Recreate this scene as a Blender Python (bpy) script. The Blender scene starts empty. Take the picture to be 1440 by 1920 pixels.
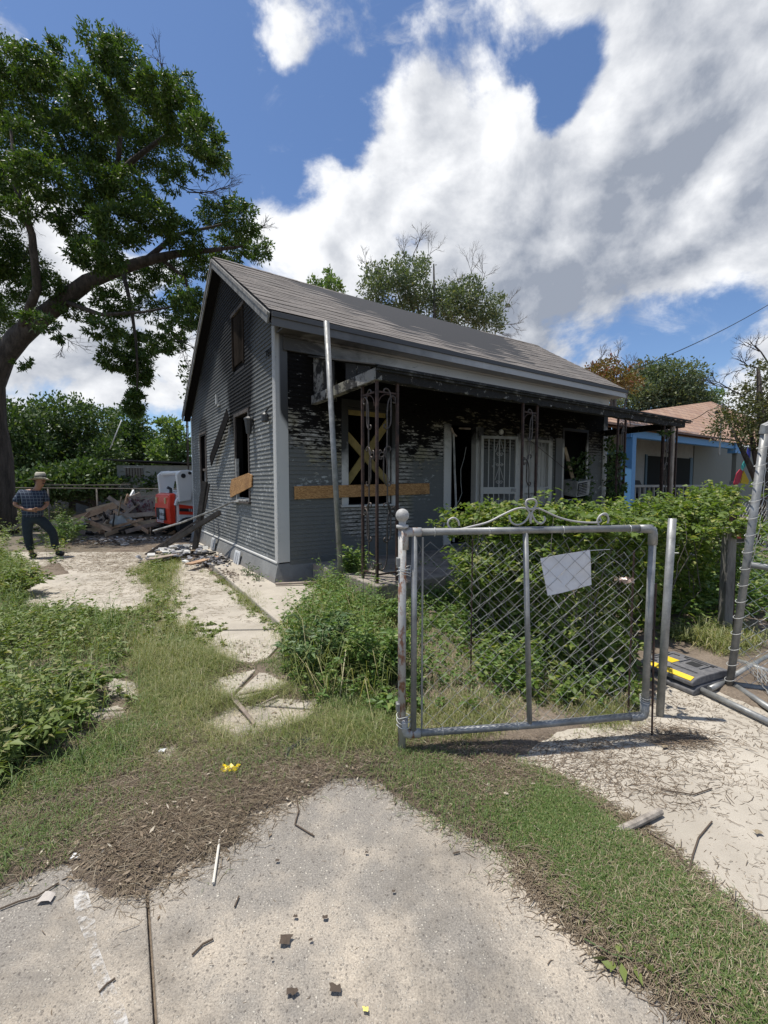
import bpy, math, random
import numpy as np
from mathutils import Vector, Matrix
R=math.radians
random.seed(7); rng=np.random.default_rng(7)
scn=bpy.context.scene; COL=scn.collection
# ---------------------------------------------------------------- camera
FPX=820.; PITCH=math.atan(52/FPX); CH=1.6
cam_d=bpy.data.cameras.new('camera'); cam=bpy.data.objects.new('camera',cam_d); COL.objects.link(cam)
cam.location=(0,0,CH); cam.rotation_euler=(R(90)-PITCH,0,0)
cam_d.sensor_fit='HORIZONTAL'; cam_d.sensor_width=36; cam_d.lens=36*FPX/1440; cam_d.clip_end=2000; cam_d.clip_start=.05
scn.camera=cam
def ray(u,v):
    x=(u-720)/FPX; y=-(v-960)/FPX
    return Vector((x, math.cos(PITCH)+y*math.sin(PITCH), -math.sin(PITCH)+y*math.cos(PITCH)))
def G(u,v,z=0):
    d=ray(u,v); t=(z-CH)/d.z; return (d.x*t,d.y*t)
def at(u,v,Y):
    d=ray(u,v); t=Y/d.y; return Vector((d.x*t,Y,CH+d.z*t))
AH=R(33.5); OX,OY=-1.637,6.759
def W(x,y,z=0): return Vector((OX+x*math.cos(AH)-y*math.sin(AH), OY+x*math.sin(AH)+y*math.cos(AH), z))
def loc(p): dx,dy=p[0]-OX,p[1]-OY; return (dx*math.cos(AH)+dy*math.sin(AH), -dx*math.sin(AH)+dy*math.cos(AH))
def plane_at(u,v,o,ang):
    """pixel -> (distance along a vertical plane through o with heading ang, height)"""
    d=ray(u,v); n=(-math.sin(ang),math.cos(ang)); t=(n[0]*o[0]+n[1]*o[1])/(n[0]*d.x+n[1]*d.y)
    return ((d.x*t-o[0])*math.cos(ang)+(d.y*t-o[1])*math.sin(ang), CH+d.z*t)
# ---------------------------------------------------------------- node helpers
class NT:
    def __init__(s,nt): s.t=nt; s.n=nt.nodes; s.l=nt.links
    def new(s,k,**kw):
        n=s.n.new(k)
        for a,b in kw.items(): setattr(n,a,b)
        return n
    def put(s,inp,v):
        if isinstance(v,bpy.types.NodeSocket): s.l.new(v,inp)
        elif v is not None:
            if hasattr(inp.default_value,'__len__') and not hasattr(v,'__len__'): v=[v]*len(inp.default_value)
            if hasattr(v,'__len__') and len(inp.default_value)==4 and len(v)==3: v=tuple(v)+(1,)
            inp.default_value=v
    def m(s,op,a,b=None,c=None,clamp=False):
        n=s.new('ShaderNodeMath',operation=op,use_clamp=clamp); s.put(n.inputs[0],a)
        if b is not None: s.put(n.inputs[1],b)
        if c is not None: s.put(n.inputs[2],c)
        return n.outputs[0]
    def vm(s,op,a,b=None,out=0):
        n=s.new('ShaderNodeVectorMath',operation=op); s.put(n.inputs[0],a)
        if b is not None:
            s.put(n.inputs[3] if op=='SCALE' else n.inputs[1],b)
        return n.outputs[out]
    def coord(s,k='Object'): return s.new('ShaderNodeTexCoord').outputs[k]
    def scale(s,vec,sc,lo=(0,0,0),rot=(0,0,0)):
        n=s.new('ShaderNodeMapping'); s.put(n.inputs[0],vec); n.inputs[3].default_value=sc; n.inputs[1].default_value=lo; n.inputs[2].default_value=rot; return n.outputs[0]
    def noise(s,vec,sc=5,det=4,rough=.55,dist=0,out=0):
        n=s.new('ShaderNodeTexNoise'); s.put(n.inputs['Vector'],vec); n.inputs['Scale'].default_value=sc; n.inputs['Detail'].default_value=det
        n.inputs['Roughness'].default_value=rough; n.inputs['Distortion'].default_value=dist; return n.outputs[out]
    def vor(s,vec,sc=5,feat='F1',out='Distance',rnd=1):
        n=s.new('ShaderNodeTexVoronoi',feature=feat); s.put(n.inputs['Vector'],vec); n.inputs['Scale'].default_value=sc; n.inputs['Randomness'].default_value=rnd; return n.outputs[out]
    def mr(s,v,a,b,c=0,d=1,kind='LINEAR'):
        n=s.new('ShaderNodeMapRange',interpolation_type=kind); s.put(n.inputs[0],v)
        for i,x in zip((1,2,3,4),(a,b,c,d)): s.put(n.inputs[i],x)
        return n.outputs[0]
    def mix(s,f,a,b,mode='MIX'):
        n=s.new('ShaderNodeMix',data_type='RGBA',blend_type=mode); s.put(n.inputs[0],f); s.put(n.inputs[6],a); s.put(n.inputs[7],b); return n.outputs[2]
    def xyz(s,v): n=s.new('ShaderNodeSeparateXYZ'); s.put(n.inputs[0],v); return n.outputs
    def comb(s,x,y,z): n=s.new('ShaderNodeCombineXYZ'); s.put(n.inputs[0],x); s.put(n.inputs[1],y); s.put(n.inputs[2],z); return n.outputs[0]
    def bump(s,h,st=.5,dist=.01):
        n=s.new('ShaderNodeBump'); s.put(n.inputs['Height'],h); n.inputs['Strength'].default_value=st; n.inputs['Distance'].default_value=dist; return n.outputs[0]
MATS={}
def mat(name,col,rough=.8,metal=0,fn=None,spec=None):
    if name in MATS: return MATS[name]
    m=bpy.data.materials.new(name); m.use_nodes=True; nt=NT(m.node_tree); b=m.node_tree.nodes['Principled BSDF']
    nt.put(b.inputs['Base Color'],col); b.inputs['Roughness'].default_value=rough; b.inputs['Metallic'].default_value=metal
    if spec is not None: b.inputs['Specular IOR Level'].default_value=spec
    if fn: fn(nt,b)
    MATS[name]=m; return m
def speck(c1,c2,sc=8,bst=.3,bd=.005,lo=.35,hi=.65,stretch=(1,1,1)):
    def f(nt,b):
        v=nt.scale(nt.coord(),stretch); n=nt.noise(v,sc,6,.65); n2=nt.noise(v,sc*9,3)
        nt.put(b.inputs['Base Color'],nt.mix(nt.mr(nt.m('ADD',nt.m('MULTIPLY',n,.75),nt.m('MULTIPLY',n2,.25)),lo,hi),c1,c2)); nt.put(b.inputs['Normal'],nt.bump(n2,bst,bd))
    return f
# ---------------------------------------------------------------- world: physical sky + clouds
SUN_EL,SUN_AZ=R(75),R(172)      # azimuth counted from +X towards +Y: the sun stands to the left, slightly behind the house
sd=Vector((math.cos(SUN_EL)*math.cos(SUN_AZ),math.cos(SUN_EL)*math.sin(SUN_AZ),math.sin(SUN_EL)))
world=bpy.data.worlds.new('World'); scn.world=world; world.use_nodes=True
wn=NT(world.node_tree); wn.n.clear()
sky=wn.new('ShaderNodeTexSky',sky_type='NISHITA'); sky.sun_disc=False; sky.sun_elevation=SUN_EL; sky.sun_rotation=R(90)-SUN_AZ
sky.air_density=1.0; sky.dust_density=.4; sky.ozone_density=1.8; sky.altitude=200
dirv=wn.vm('NORMALIZE',wn.coord('Generated'))
X,Y_,Z_=wn.xyz(dirv)
zz=wn.m('MAXIMUM',wn.m('ADD',Z_,.18),.05)
pl=wn.comb(wn.m('DIVIDE',X,zz),wn.m('DIVIDE',Y_,zz),0)
pl=wn.scale(dirv,(1,1,1.35),(5.3,2.1,.7)); sh_=(-.035,.01,.03)
def field(p):
    a=wn.noise(p,2.1,8,.56,.2); b=wn.noise(wn.vm('ADD',p,(3.1,1.7,.5)),5.5,8,.60,.3); c=wn.vor(wn.vm('ADD',p,wn.vm('SCALE',wn.noise(p,4,2,out=1),.25)),7.5,'F1'); return a,b,c
big,det,vo=field(pl); big2,det2,vo2=field(wn.vm('ADD',pl,sh_))
def blobs(lst):
    tot=None
    for (u,v,r,a) in lst:
        c=ray(u,v).normalized(); rr=r/FPX
        d=wn.vm('DISTANCE',dirv,tuple(c),out=1)
        k=wn.mr(d,0,rr,a,0,'SMOOTHERSTEP')
        tot=k if tot is None else wn.m('ADD',tot,k)
    return tot
# (u,v) of the photograph -> a direction of the sky; radius; weight
bias=blobs([(1100,330,420,.75),(1000,560,330,.55),(720,470,260,.50),(1350,120,360,.55),(620,430,190,.35),(620,60,190,.30),(560,70,130,.5),(640,120,90,.35),(850,60,220,.35),(0,90,110,.60),(0,450,170,.5),(150,690,260,.55),(1240,430,260,.45),
  (1440,680,140,.5),(1430,610,60,.3),(330,720,150,.35),(1045,180,85,-.6),(1080,110,80,-.6),(975,110,60,-.35),(1120,70,50,-.35),(1040,235,55,-.3),(1150,150,50,-.2),(330,120,330,-.85),(590,250,190,-.75),(660,190,90,-.25),(790,180,130,.35),(780,300,150,.35),(600,430,150,.35),(480,430,90,.35),(430,330,120,-.4),(1300,640,120,-.75),(1400,560,100,-.55),(1210,690,80,-.45),(560,500,90,-.28),(1000,10,90,-.25),(500,30,110,.5),(540,60,60,.35),(860,340,160,.3),(480,400,60,.5),(280,370,120,.6),(20,380,120,.5),(400,640,90,.4),(100,700,160,.4)])
dens=wn.m('ADD',wn.m('ADD',wn.m('MULTIPLY',wn.m('SUBTRACT',big,.5),3.0),wn.m('MULTIPLY',wn.m('SUBTRACT',det,.5),3.0)),bias)
dens=wn.m('ADD',dens,wn.m('MULTIPLY',wn.m('SUBTRACT',.35,vo),.35))
wsp=wn.noise(wn.scale(pl,(1.2,3.2,3.0),rot=(.3,.5,.4)),2.6,8,.68,.9); mask=wn.mr(dens,-.04,.58,0,1,'SMOOTHSTEP'); mask=wn.m('MAXIMUM',mask,wn.m('MULTIPLY',wn.mr(wsp,.52,.75,0,1,'SMOOTHSTEP'),wn.mr(dens,-1.1,.1,0,.55)))
thick=wn.mr(dens,.2,1.15,0,1,'SMOOTHSTEP')
grey=blobs([(1010,590,330,.75),(1300,330,420,.55),(1420,90,300,.40),(880,640,200,.3),(760,590,160,.2),(180,700,170,.3),(60,560,100,.2),(930,60,120,.2),(900,260,170,-.4),(560,420,160,-.5),(700,350,180,-.35)])
dshade=wn.m('ADD',wn.m('ADD',wn.m('MULTIPLY',thick,.25),grey),wn.m('MULTIPLY',wn.m('SUBTRACT',big2,big),7.0))
dshade=wn.m('ADD',dshade,wn.m('ADD',wn.m('MULTIPLY',wn.m('SUBTRACT',det2,det),3.2),wn.m('MULTIPLY',wn.m('SUBTRACT',vo,vo2),1.4)))
dshade=wn.m('ADD',dshade,wn.m('MULTIPLY',wn.m('SUBTRACT',big,.5),-1.6))
dshade=wn.m('ADD',dshade,wn.m('MULTIPLY',wn.m('SUBTRACT',wn.noise(pl,2.4,8,.6,.3),.5),-1.8))
ccol=wn.mix(wn.mr(dshade,-.35,1.75),(7.6,7.7,7.9),(2.5,2.8,3.4))
skyc=wn.mix(1.0,sky.outputs[0],(.78,.88,1.02),'MULTIPLY')
wc=wn.mix(mask,skyc,ccol)
bg=wn.new('ShaderNodeBackground'); wn.put(bg.inputs[0],wc); bg.inputs[1].default_value=.1
wn.l.new(bg.outputs[0],wn.new('ShaderNodeOutputWorld').inputs[0])
sun_d=bpy.data.lights.new('sun','SUN'); sun_d.energy=4.0; sun_d.angle=R(.55); sun_d.color=(1,.955,.88)
sun=bpy.data.objects.new('sun',sun_d); COL.objects.link(sun); sun.rotation_euler=(-sd).to_track_quat('-Z','Y').to_euler()
scn.view_settings.view_transform='Standard'; scn.view_settings.look='None'; scn.view_settings.gamma=1; scn.view_settings.exposure=0.42
scn.cycles.max_bounces=5; scn.cycles.transparent_max_bounces=6
# ---------------------------------------------------------------- object helpers
def tag(o,label=None,cat=None,group=None,kind=None):
    for k,v in (('label',label),('category',cat),('group',group),('kind',kind)):
        if v: o[k]=v
    return o
def empty(name,p=(0,0,0),rz=0,label=None,cat=None,group=None):
    o=bpy.data.objects.new(name,None); o.location=p; o.rotation_euler=(0,0,rz); COL.objects.link(o); o.empty_display_size=.1
    return tag(o,label,cat,group)
class MB:
    def __init__(s): s.v=[]; s.f=[]
    def add(s,vs,fs):
        k=len(s.v); s.v+= [tuple(v) for v in vs]; s.f+=[tuple(i+k for i in f) for f in fs]; return s
    def box(s,x0,y0,z0,x1,y1,z1):
        return s.add([(x0,y0,z0),(x1,y0,z0),(x1,y1,z0),(x0,y1,z0),(x0,y0,z1),(x1,y0,z1),(x1,y1,z1),(x0,y1,z1)],[(3,2,1,0),(4,5,6,7),(0,1,5,4),(1,2,6,5),(2,3,7,6),(3,0,4,7)])
    def bar(s,a,b,w,h,up=(0,0,1)):
        a=Vector(a);b=Vector(b);d=(b-a).normalized();u=Vector(up)
        if abs(d.dot(u))>.98:u=Vector((1,0,0))
        r=d.cross(u).normalized();u=r.cross(d).normalized(); r=r*w/2;u=u*h/2
        vs=[a-r-u,a+r-u,a+r+u,a-r+u,b-r-u,b+r-u,b+r+u,b-r+u]
        return s.add(vs,[(0,1,2,3),(7,6,5,4),(0,4,5,1),(1,5,6,2),(2,6,7,3),(3,7,4,0)])
    def tube(s,pts,r,n=6,cap=True):
        pts=[Vector(p) for p in pts]; rs=r if hasattr(r,'__len__') else [r]*len(pts)
        rings=[];prev=None
        for i,p in enumerate(pts):
            d=(pts[min(i+1,len(pts)-1)]-pts[max(i-1,0)])
            if d.length<1e-9:d=Vector((0,0,1))
            d.normalize()
            if prev is None: prev=d.orthogonal().normalized()
            prev=(prev-d*prev.dot(d)); 
            if prev.length<1e-6: prev=d.orthogonal()
            prev.normalize(); q=d.cross(prev)
            rings.append([p+(prev*math.cos(2*math.pi*k/n)+q*math.sin(2*math.pi*k/n))*rs[i] for k in range(n)])
        vs=[v for g in rings for v in g]; fs=[]
        for i in range(len(pts)-1):
            for k in range(n): fs.append((i*n+k,i*n+(k+1)%n,(i+1)*n+(k+1)%n,(i+1)*n+k))
        if cap: fs.append(tuple(range(n))[::-1]); fs.append(tuple((len(pts)-1)*n+k for k in range(n)))
        return s.add(vs,fs)
    def lathe(s,c,prof,n=16):
        vs=[];fs=[]
        for (r,z) in prof:
            for k in range(n): a=2*math.pi*k/n; vs.append((c[0]+r*math.cos(a),c[1]+r*math.sin(a),c[2]+z))
        for i in range(len(prof)-1):
            for k in range(n): fs.append((i*n+k,i*n+(k+1)%n,(i+1)*n+(k+1)%n,(i+1)*n+k))
        fs.append(tuple(range(n))[::-1]); fs.append(tuple((len(prof)-1)*n+k for k in range(n)))
        return s.add(vs,fs)
    def prism(s,poly,ext):
        """poly: 3-D points; ext: extrusion vector"""
        n=len(poly); ext=Vector(ext); vs=[Vector(p) for p in poly]; vs+= [p+ext for p in vs]
        return s.add(vs,[tuple(range(n))[::-1],tuple(range(n,2*n))]+[(i,(i+1)%n,n+(i+1)%n,n+i) for i in range(n)])
    def grid(s,P,closed=False):
        """P[i][j] points -> surface"""
        ni=len(P);nj=len(P[0]); k=[(i*nj+j,i*nj+j+1,(i+1)*nj+j+1,(i+1)*nj+j) for i in range(ni-1) for j in range(nj-1)]
        return s.add([p for r in P for p in r],k)
    def build(s,name,m,parent=None,smooth=False,bevel=0,fixn=True):
        me=bpy.data.meshes.new(name); me.from_pydata(s.v,[],s.f)
        if fixn and len(s.f)<20000:
            import bmesh
            bm=bmesh.new(); bm.from_mesh(me); bmesh.ops.recalc_face_normals(bm,faces=bm.faces); bm.to_mesh(me); bm.free()
        o=bpy.data.objects.new(name,me); COL.objects.link(o); me.materials.append(m); o.parent=parent
        if smooth: me.shade_smooth()
        if bevel:
            b=o.modifiers.new('bevel','BEVEL'); b.width=bevel; b.segments=2; b.limit_method='ANGLE'; b.angle_limit=R(40)
        return o
def npmesh(name,V,Fq,m,parent=None,smooth=False):
    """V (n,3); Fq list of (k-array (m,k)) faces"""
    me=bpy.data.meshes.new(name); V=np.asarray(V,dtype=np.float32); me.vertices.add(len(V)); me.vertices.foreach_set('co',V.ravel())
    idx=np.concatenate([f.ravel() for f in Fq]).astype(np.int32); cnt=np.concatenate([np.full(len(f),f.shape[1]) for f in Fq])
    st=np.concatenate([[0],np.cumsum(cnt)[:-1]]).astype(np.int32)
    me.loops.add(len(idx)); me.loops.foreach_set('vertex_index',idx); me.polygons.add(len(cnt)); me.polygons.foreach_set('loop_start',st)
    try: me.polygons.foreach_set('loop_total',cnt.astype(np.int32))
    except Exception: pass
    me.update(calc_edges=True); me.materials.append(m)
    if smooth: me.shade_smooth()
    o=bpy.data.objects.new(name,me); COL.objects.link(o); o.parent=parent
    return o
def unit(a): return a/np.maximum(np.linalg.norm(a,axis=1,keepdims=True),1e-9)
def leaves(P,D,L,Wd,fold=.25,droop=.0):
    """leaf blades: base points P, direction D, length L, width Wd -> verts, quads"""
    n=len(P); D=unit(D); L=np.broadcast_to(L,(n,)).reshape(-1,1); Wd=np.broadcast_to(Wd,(n,)).reshape(-1,1)
    r=unit(np.cross(D,rng.normal(size=(n,3))*.6+np.array([0,0,1.]))); nn=np.cross(r,D)
    tip=P+D*L; tip[:,2]-=(droop*L[:,0]); mid=P+D*L*.45; c=mid-nn*Wd*fold
    V=np.stack([P,mid-r*Wd*.5,tip,mid+r*Wd*.5,c],1).reshape(-1,3); b=np.arange(n)*5
    F=np.concatenate([np.stack([b,b+1,b+2,b+4],1),np.stack([b,b+4,b+2,b+3],1)])
    return V,F
def diamonds(P,D,L,Wd):
    n=len(P); D=unit(D); L=np.broadcast_to(L,(n,)).reshape(-1,1); Wd=np.broadcast_to(Wd,(n,)).reshape(-1,1)
    r=unit(np.cross(D,rng.normal(size=(n,3))+np.array([0,0,.8])))
    V=np.stack([P,P+D*L*.45-r*Wd*.5,P+D*L,P+D*L*.45+r*Wd*.5],1).reshape(-1,3); b=np.arange(n)*4
    return V,np.stack([b,b+1,b+2,b+3],1)
def blades(P,H,Wd,lean,dirs=None):
    """grass: strips with a bend"""
    n=len(P); a=rng.uniform(0,2*np.pi,n) if dirs is None else dirs
    d=np.stack([np.cos(a),np.sin(a),np.zeros(n)],1); s=np.stack([-np.sin(a),np.cos(a),np.zeros(n)],1)
    H=np.broadcast_to(H,(n,)).reshape(-1,1); Wd=np.broadcast_to(Wd,(n,)).reshape(-1,1); lean=np.broadcast_to(lean,(n,)).reshape(-1,1)
    up=np.array([0,0,1.])
    m=P+d*H*lean*.35+up*H*.6*np.sqrt(np.maximum(1-lean**2*.4,.05)); t=P+d*H*lean+up*H*np.maximum(1-lean**1.3*.8,.03)
    V=np.stack([P-s*Wd*.5,P+s*Wd*.5,m-s*Wd*.4,m+s*Wd*.4,t],1).reshape(-1,3); b=np.arange(n)*5
    return V,np.stack([b,b+1,b+3,b+2],1),np.stack([b+2,b+3,b+4],1)
def sticks(P,A,L,wd,tilt):
    """flat dry straw pieces, triangular section"""
    n=len(P); d=np.stack([np.cos(A)*np.cos(tilt),np.sin(A)*np.cos(tilt),np.sin(tilt)],1); s=np.stack([-np.sin(A),np.cos(A),np.zeros(n)],1)
    L=L.reshape(-1,1); wd=np.broadcast_to(wd,(n,)).reshape(-1,1); up=np.array([0,0,1.])
    a=P-d*L/2; b_=P+d*L/2; cv=s*rng.normal(0,.12,(n,1))*L
    V=np.stack([a-s*wd*.5,a+s*wd*.5,a+up*wd*.6,P+cv-s*wd*.5+up*.003,P+cv+s*wd*.5+up*.003,P+cv+up*(wd*.6+.003),b_-s*wd*.5,b_+s*wd*.5,b_+up*wd*.6],1).reshape(-1,3); k=np.arange(n)*9
    F=[]
    for o in (0,3):
        for i,j in ((0,1),(1,2),(2,0)): F.append(np.stack([k+o+i,k+o+j,k+o+3+j,k+o+3+i],1))
    return V,np.concatenate(F)
def inpoly(P,poly):
    x,y=P[:,0],P[:,1]; r=np.zeros(len(P),bool); n=len(poly)
    for i in range(n):
        x1,y1=poly[i];x2,y2=poly[(i+1)%n]
        c=((y1>y)!=(y2>y))&(x<(x2-x1)*(y-y1)/(y2-y1+1e-12)+x1); r^=c
    return r
def sdist(P,poly):
    """signed distance, positive inside"""
    d=np.full(len(P),1e9); n=len(poly)
    for i in range(n):
        a=np.array(poly[i]);b=np.array(poly[(i+1)%n]);ab=b-a;t=np.clip(((P-a)@ab)/(ab@ab+1e-12),0,1)
        d=np.minimum(d,np.linalg.norm(P-(a+t[:,None]*ab),axis=1))
    return np.where(inpoly(P,poly),d,-d)
def fbm(P,sc,seed=0,octv=4):
    r=np.random.default_rng(seed); out=np.zeros(len(P)); amp=1.
    for o in range(octv):
        for k in range(3):
            a=r.uniform(0,2*np.pi); f=sc*2**o*r.uniform(.7,1.3); out+=amp*np.sin(P[:,0]*f*np.cos(a)+P[:,1]*f*np.sin(a)+r.uniform(0,6.28)+1.5*np.sin(P[:,1]*f*.7*np.cos(a+1)+k))
        amp*=.55
    return out/3.5
def GP(px): return [G(*p) for p in px]
EXCL=[]
def sample(poly,n,jit=.05,noise=None):
    pa=np.array(poly); lo=pa.min(0)-.1;hi=pa.max(0)+.1; out=[]; tot=0
    while tot<n:
        P=rng.uniform(lo,hi,(n*2,2)); Q=P+rng.normal(0,jit,P.shape); k=inpoly(Q,poly)
        if noise is not None:
            w=fbm(P,noise[0],noise[1]); k&=(w+rng.uniform(-.5,.5,len(P))>noise[2])
        P=P[k]
        if EXCL and len(P):
            m=np.full(len(P),-9.)
            for c in EXCL: m=np.maximum(m,sdist(P,c))
            P=P[(m+fbm(P,9,77)*.05+rng.normal(0,.03,len(P))<.0)|(rng.random(len(P))<.04)]
        out.append(P); tot+=len(P)
        if len(out)>40: break
    return np.concatenate(out)[:n]
# ---------------------------------------------------------------- plant and general materials
def leafmat(name,c1,c2,c3=None,trans=.3,rough=.5,patch=None):
    m=bpy.data.materials.new(name); m.use_nodes=True; nt=NT(m.node_tree); b=m.node_tree.nodes['Principled BSDF']; out=m.node_tree.nodes['Material Output']
    g=nt.new('ShaderNodeNewGeometry'); rnd=g.outputs['Random Per Island']
    c=nt.mix(nt.mr(rnd,0,1),c1,c2)
    big=nt.noise(nt.coord(),patch or 1.2,3)
    c=nt.mix(nt.mr(big,.35,.65,0,.55),c,c2)
    if c3: c=nt.mix(nt.mr(nt.m('FRACT',nt.m('MULTIPLY',rnd,17.3)),.84,.9),c,c3)
    nt.put(b.inputs['Base Color'],c); b.inputs['Roughness'].default_value=rough; b.inputs['Specular IOR Level'].default_value=.35
    t=nt.new('ShaderNodeBsdfTranslucent'); nt.put(t.inputs[0],nt.mix(1,c,(1.5,1.6,.6),'MULTIPLY'))
    mx=nt.new('ShaderNodeMixShader'); mx.inputs[0].default_value=trans; nt.l.new(b.outputs[0],mx.inputs[1]); nt.l.new(t.outputs[0],mx.inputs[2]); nt.l.new(mx.outputs[0],out.inputs[0])
    return m
M_pecan=leafmat('pecan_leaves',(.032,.066,.016),(.066,.115,.024),(.12,.16,.04),.3,.5)
M_bgleaf=leafmat('background_leaves',(.03,.06,.022),(.075,.125,.038),(.13,.17,.06),.25)
M_bgleaf2=leafmat('pale_leaves',(.07,.13,.04),(.13,.20,.06),(.2,.25,.09),.3)
M_hack=leafmat('grey_green_leaves',(.07,.10,.06),(.12,.155,.09),(.19,.20,.11),.25)
M_olive=leafmat('olive_leaves',(.06,.075,.03),(.10,.11,.045),(.17,.14,.06),.25)
M_myrtle=leafmat('reddish_leaves',(.13,.12,.03),(.16,.10,.04),(.22,.06,.05),.25)
M_weed=leafmat('weed_leaves',(.095,.145,.038),(.18,.225,.07),(.29,.28,.13),.28,patch=4)
M_weed2=leafmat('bush_leaves',(.07,.13,.035),(.14,.22,.055),(.24,.28,.09),.28,patch=4)
M_vine=leafmat('vine_leaves',(.06,.11,.022),(.16,.22,.05),(.30,.31,.11),.35,patch=3)
M_grass=leafmat('grass_blades',(.07,.125,.03),(.13,.19,.055),(.28,.27,.13),.25,patch=5)
M_wisp=leafmat('wispy_grass',(.13,.16,.05),(.21,.225,.085),(.40,.35,.20),.25,patch=3)
M_straw=leafmat('dry_straw',(.16,.12,.08),(.30,.24,.16),(.46,.39,.28),.05,.9,patch=6)
M_straw_dk=leafmat('dark_straw',(.12,.088,.06),(.24,.18,.125),(.42,.34,.25),.03,.9,patch=6)
M_bark=mat('bark',(.07,.055,.045),.95,fn=speck((.03,.024,.019),(.14,.115,.095),6,1,.06,stretch=(1.6,1.6,.22)))
M_twig=mat('dead_twig',(.13,.115,.10),.9)
def f_conc(nt,b):
    v=nt.coord(); w=nt.vm('ADD',v,nt.vm('SCALE',nt.noise(v,70,3,out=1),.012)); d=nt.vor(w,80,out='Distance'); cc=nt.vor(w,80,out='Color'); h=nt.xyz(cc)
    n=nt.noise(v,1.3,6,.65); n2=nt.noise(nt.vm('ADD',v,(4,9,0)),.9,6,.65,.4); fine=nt.noise(v,150,3,.7)
    tan=nt.mr(nt.m('ADD',n,nt.m('MULTIPLY',nt.m('SUBTRACT',n2,.5),.8)),.40,.62)
    base=nt.mix(tan,(.30,.272,.232),(.58,.50,.39)); base=nt.mix(nt.mr(fine,.35,.65,0,.65),base,nt.mix(tan,(.08,.074,.07),(.23,.19,.15)))
    peb=nt.m('MULTIPLY',nt.mr(d,.18,.42,1,0,'SMOOTHSTEP'),nt.mr(h[0],.36,.44))
    pc=nt.mix(nt.mr(h[1],.1,.95),(.13,.11,.095),(.60,.55,.46)); base=nt.mix(nt.m('MULTIPLY',peb,nt.mr(tan,0,1,.9,.5)),base,pc)
    v2=nt.vor(w,190,out='Distance'); c2=nt.xyz(nt.vor(w,190,out='Color'))
    base=nt.mix(nt.m('MULTIPLY',nt.m('MULTIPLY',nt.mr(v2,.15,.4,1,0),nt.mr(c2[0],.7,.76)),.8),base,(.06,.052,.046)); base=nt.mix(nt.m('MULTIPLY',nt.m('MULTIPLY',nt.mr(v2,.15,.4,1,0),nt.mr(c2[1],.80,.86)),.6),base,(.55,.51,.44))
    st=nt.mr(nt.noise(nt.vm('ADD',v,(7,1,0)),1.6,7,.72,.5),.50,.66,0,.6); base=nt.mix(st,base,(.14,.122,.10)); sp_=nt.mr(nt.noise(nt.vm('ADD',v,(2,3,0)),9,6,.75,.6),.64,.70,0,.6); base=nt.mix(sp_,base,(.10,.085,.07))
    x,y,z=nt.xyz(v)
    nt.put(b.inputs['Base Color'],base); nt.put(b.inputs['Normal'],nt.bump(nt.m('ADD',nt.m('MULTIPLY',peb,.8),nt.m('MULTIPLY',fine,.8)),.8,.005))
M_conc=mat('exposed_aggregate_concrete',(.3,.28,.24),.9,fn=f_conc)
def f_conc2(nt,b):
    v=nt.coord(); n=nt.noise(v,1.7,6,.65); f=nt.noise(v,160,3); p=nt.vor(v,130)
    c=nt.mix(nt.mr(n,.35,.65),(.35,.315,.26),(.50,.455,.38)); c=nt.mix(nt.mr(f,.35,.7,0,.5),c,(.30,.255,.20))
    c=nt.mix(nt.m('MULTIPLY',nt.mr(p,0,.18,1,0),.55),c,(.12,.10,.085))
    st=nt.mr(nt.noise(nt.scale(v,(1,1,1),(5,3,0)),1.1,7,.72,.6),.55,.72,0,.5); c=nt.mix(st,c,(.20,.16,.12))
    cr=nt.vor(nt.vm('ADD',v,nt.vm('SCALE',nt.noise(v,3,3,out=1),.25)),.9,'DISTANCE_TO_EDGE'); c=nt.mix(nt.mr(cr,.0,.004,.35,0),c,(.09,.075,.06))
    nt.put(b.inputs['Base Color'],c); nt.put(b.inputs['Normal'],nt.bump(f,.4,.004))
M_conc2=mat('tan_concrete',(.40,.35,.28),.9,fn=f_conc2)
def f_soil(nt,b):
    v=nt.coord(); n=nt.noise(v,2.5,6,.7); f=nt.noise(v,60,4,.7)
    c=nt.mix(nt.mr(n,.35,.65),(.12,.09,.065),(.25,.20,.15)); c=nt.mix(nt.mr(f,.4,.7,0,.6),c,(.07,.052,.038))
    nt.put(b.inputs['Base Color'],c); nt.put(b.inputs['Normal'],nt.bump(f,1,.012))
M_soil=mat('soil',(.12,.09,.06),.95,fn=f_soil)
M_galv=mat('galvanized_steel',(.36,.37,.37),.55,.35,fn=lambda nt,b:(nt.put(b.inputs['Base Color'],nt.mix(nt.mr(nt.noise(nt.coord(),9,6,.7),.35,.7),(.17,.172,.17),(.33,.335,.325))),nt.put(b.inputs['Roughness'],nt.mr(nt.noise(nt.coord(),14,4),.3,.7,.35,.65)),nt.put(b.inputs['Normal'],nt.bump(nt.noise(nt.coord(),60,3),.2,.002))))
M_wire=mat('galvanized_wire',(.48,.48,.46),.5,.3)
M_rustpaint=mat('chipped_silver_paint_over_rust',(.4,.4,.38),.6,.25,fn=lambda nt,b:(nt.put(b.inputs['Base Color'],nt.mix(nt.mr(nt.noise(nt.scale(nt.coord(),(1,1,.5)),16,6,.7),.50,.58),(.38,.375,.36),nt.mix(nt.noise(nt.coord(),40,4),(.10,.045,.03),(.33,.17,.10)))),nt.put(b.inputs['Normal'],nt.bump(nt.noise(nt.coord(),45,5),.5,.003))))
M_iron=mat('rusty_burnt_iron',(.05,.035,.03),.7,.4,fn=speck((.018,.015,.014),(.10,.055,.042),14,.4,.002))
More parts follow.
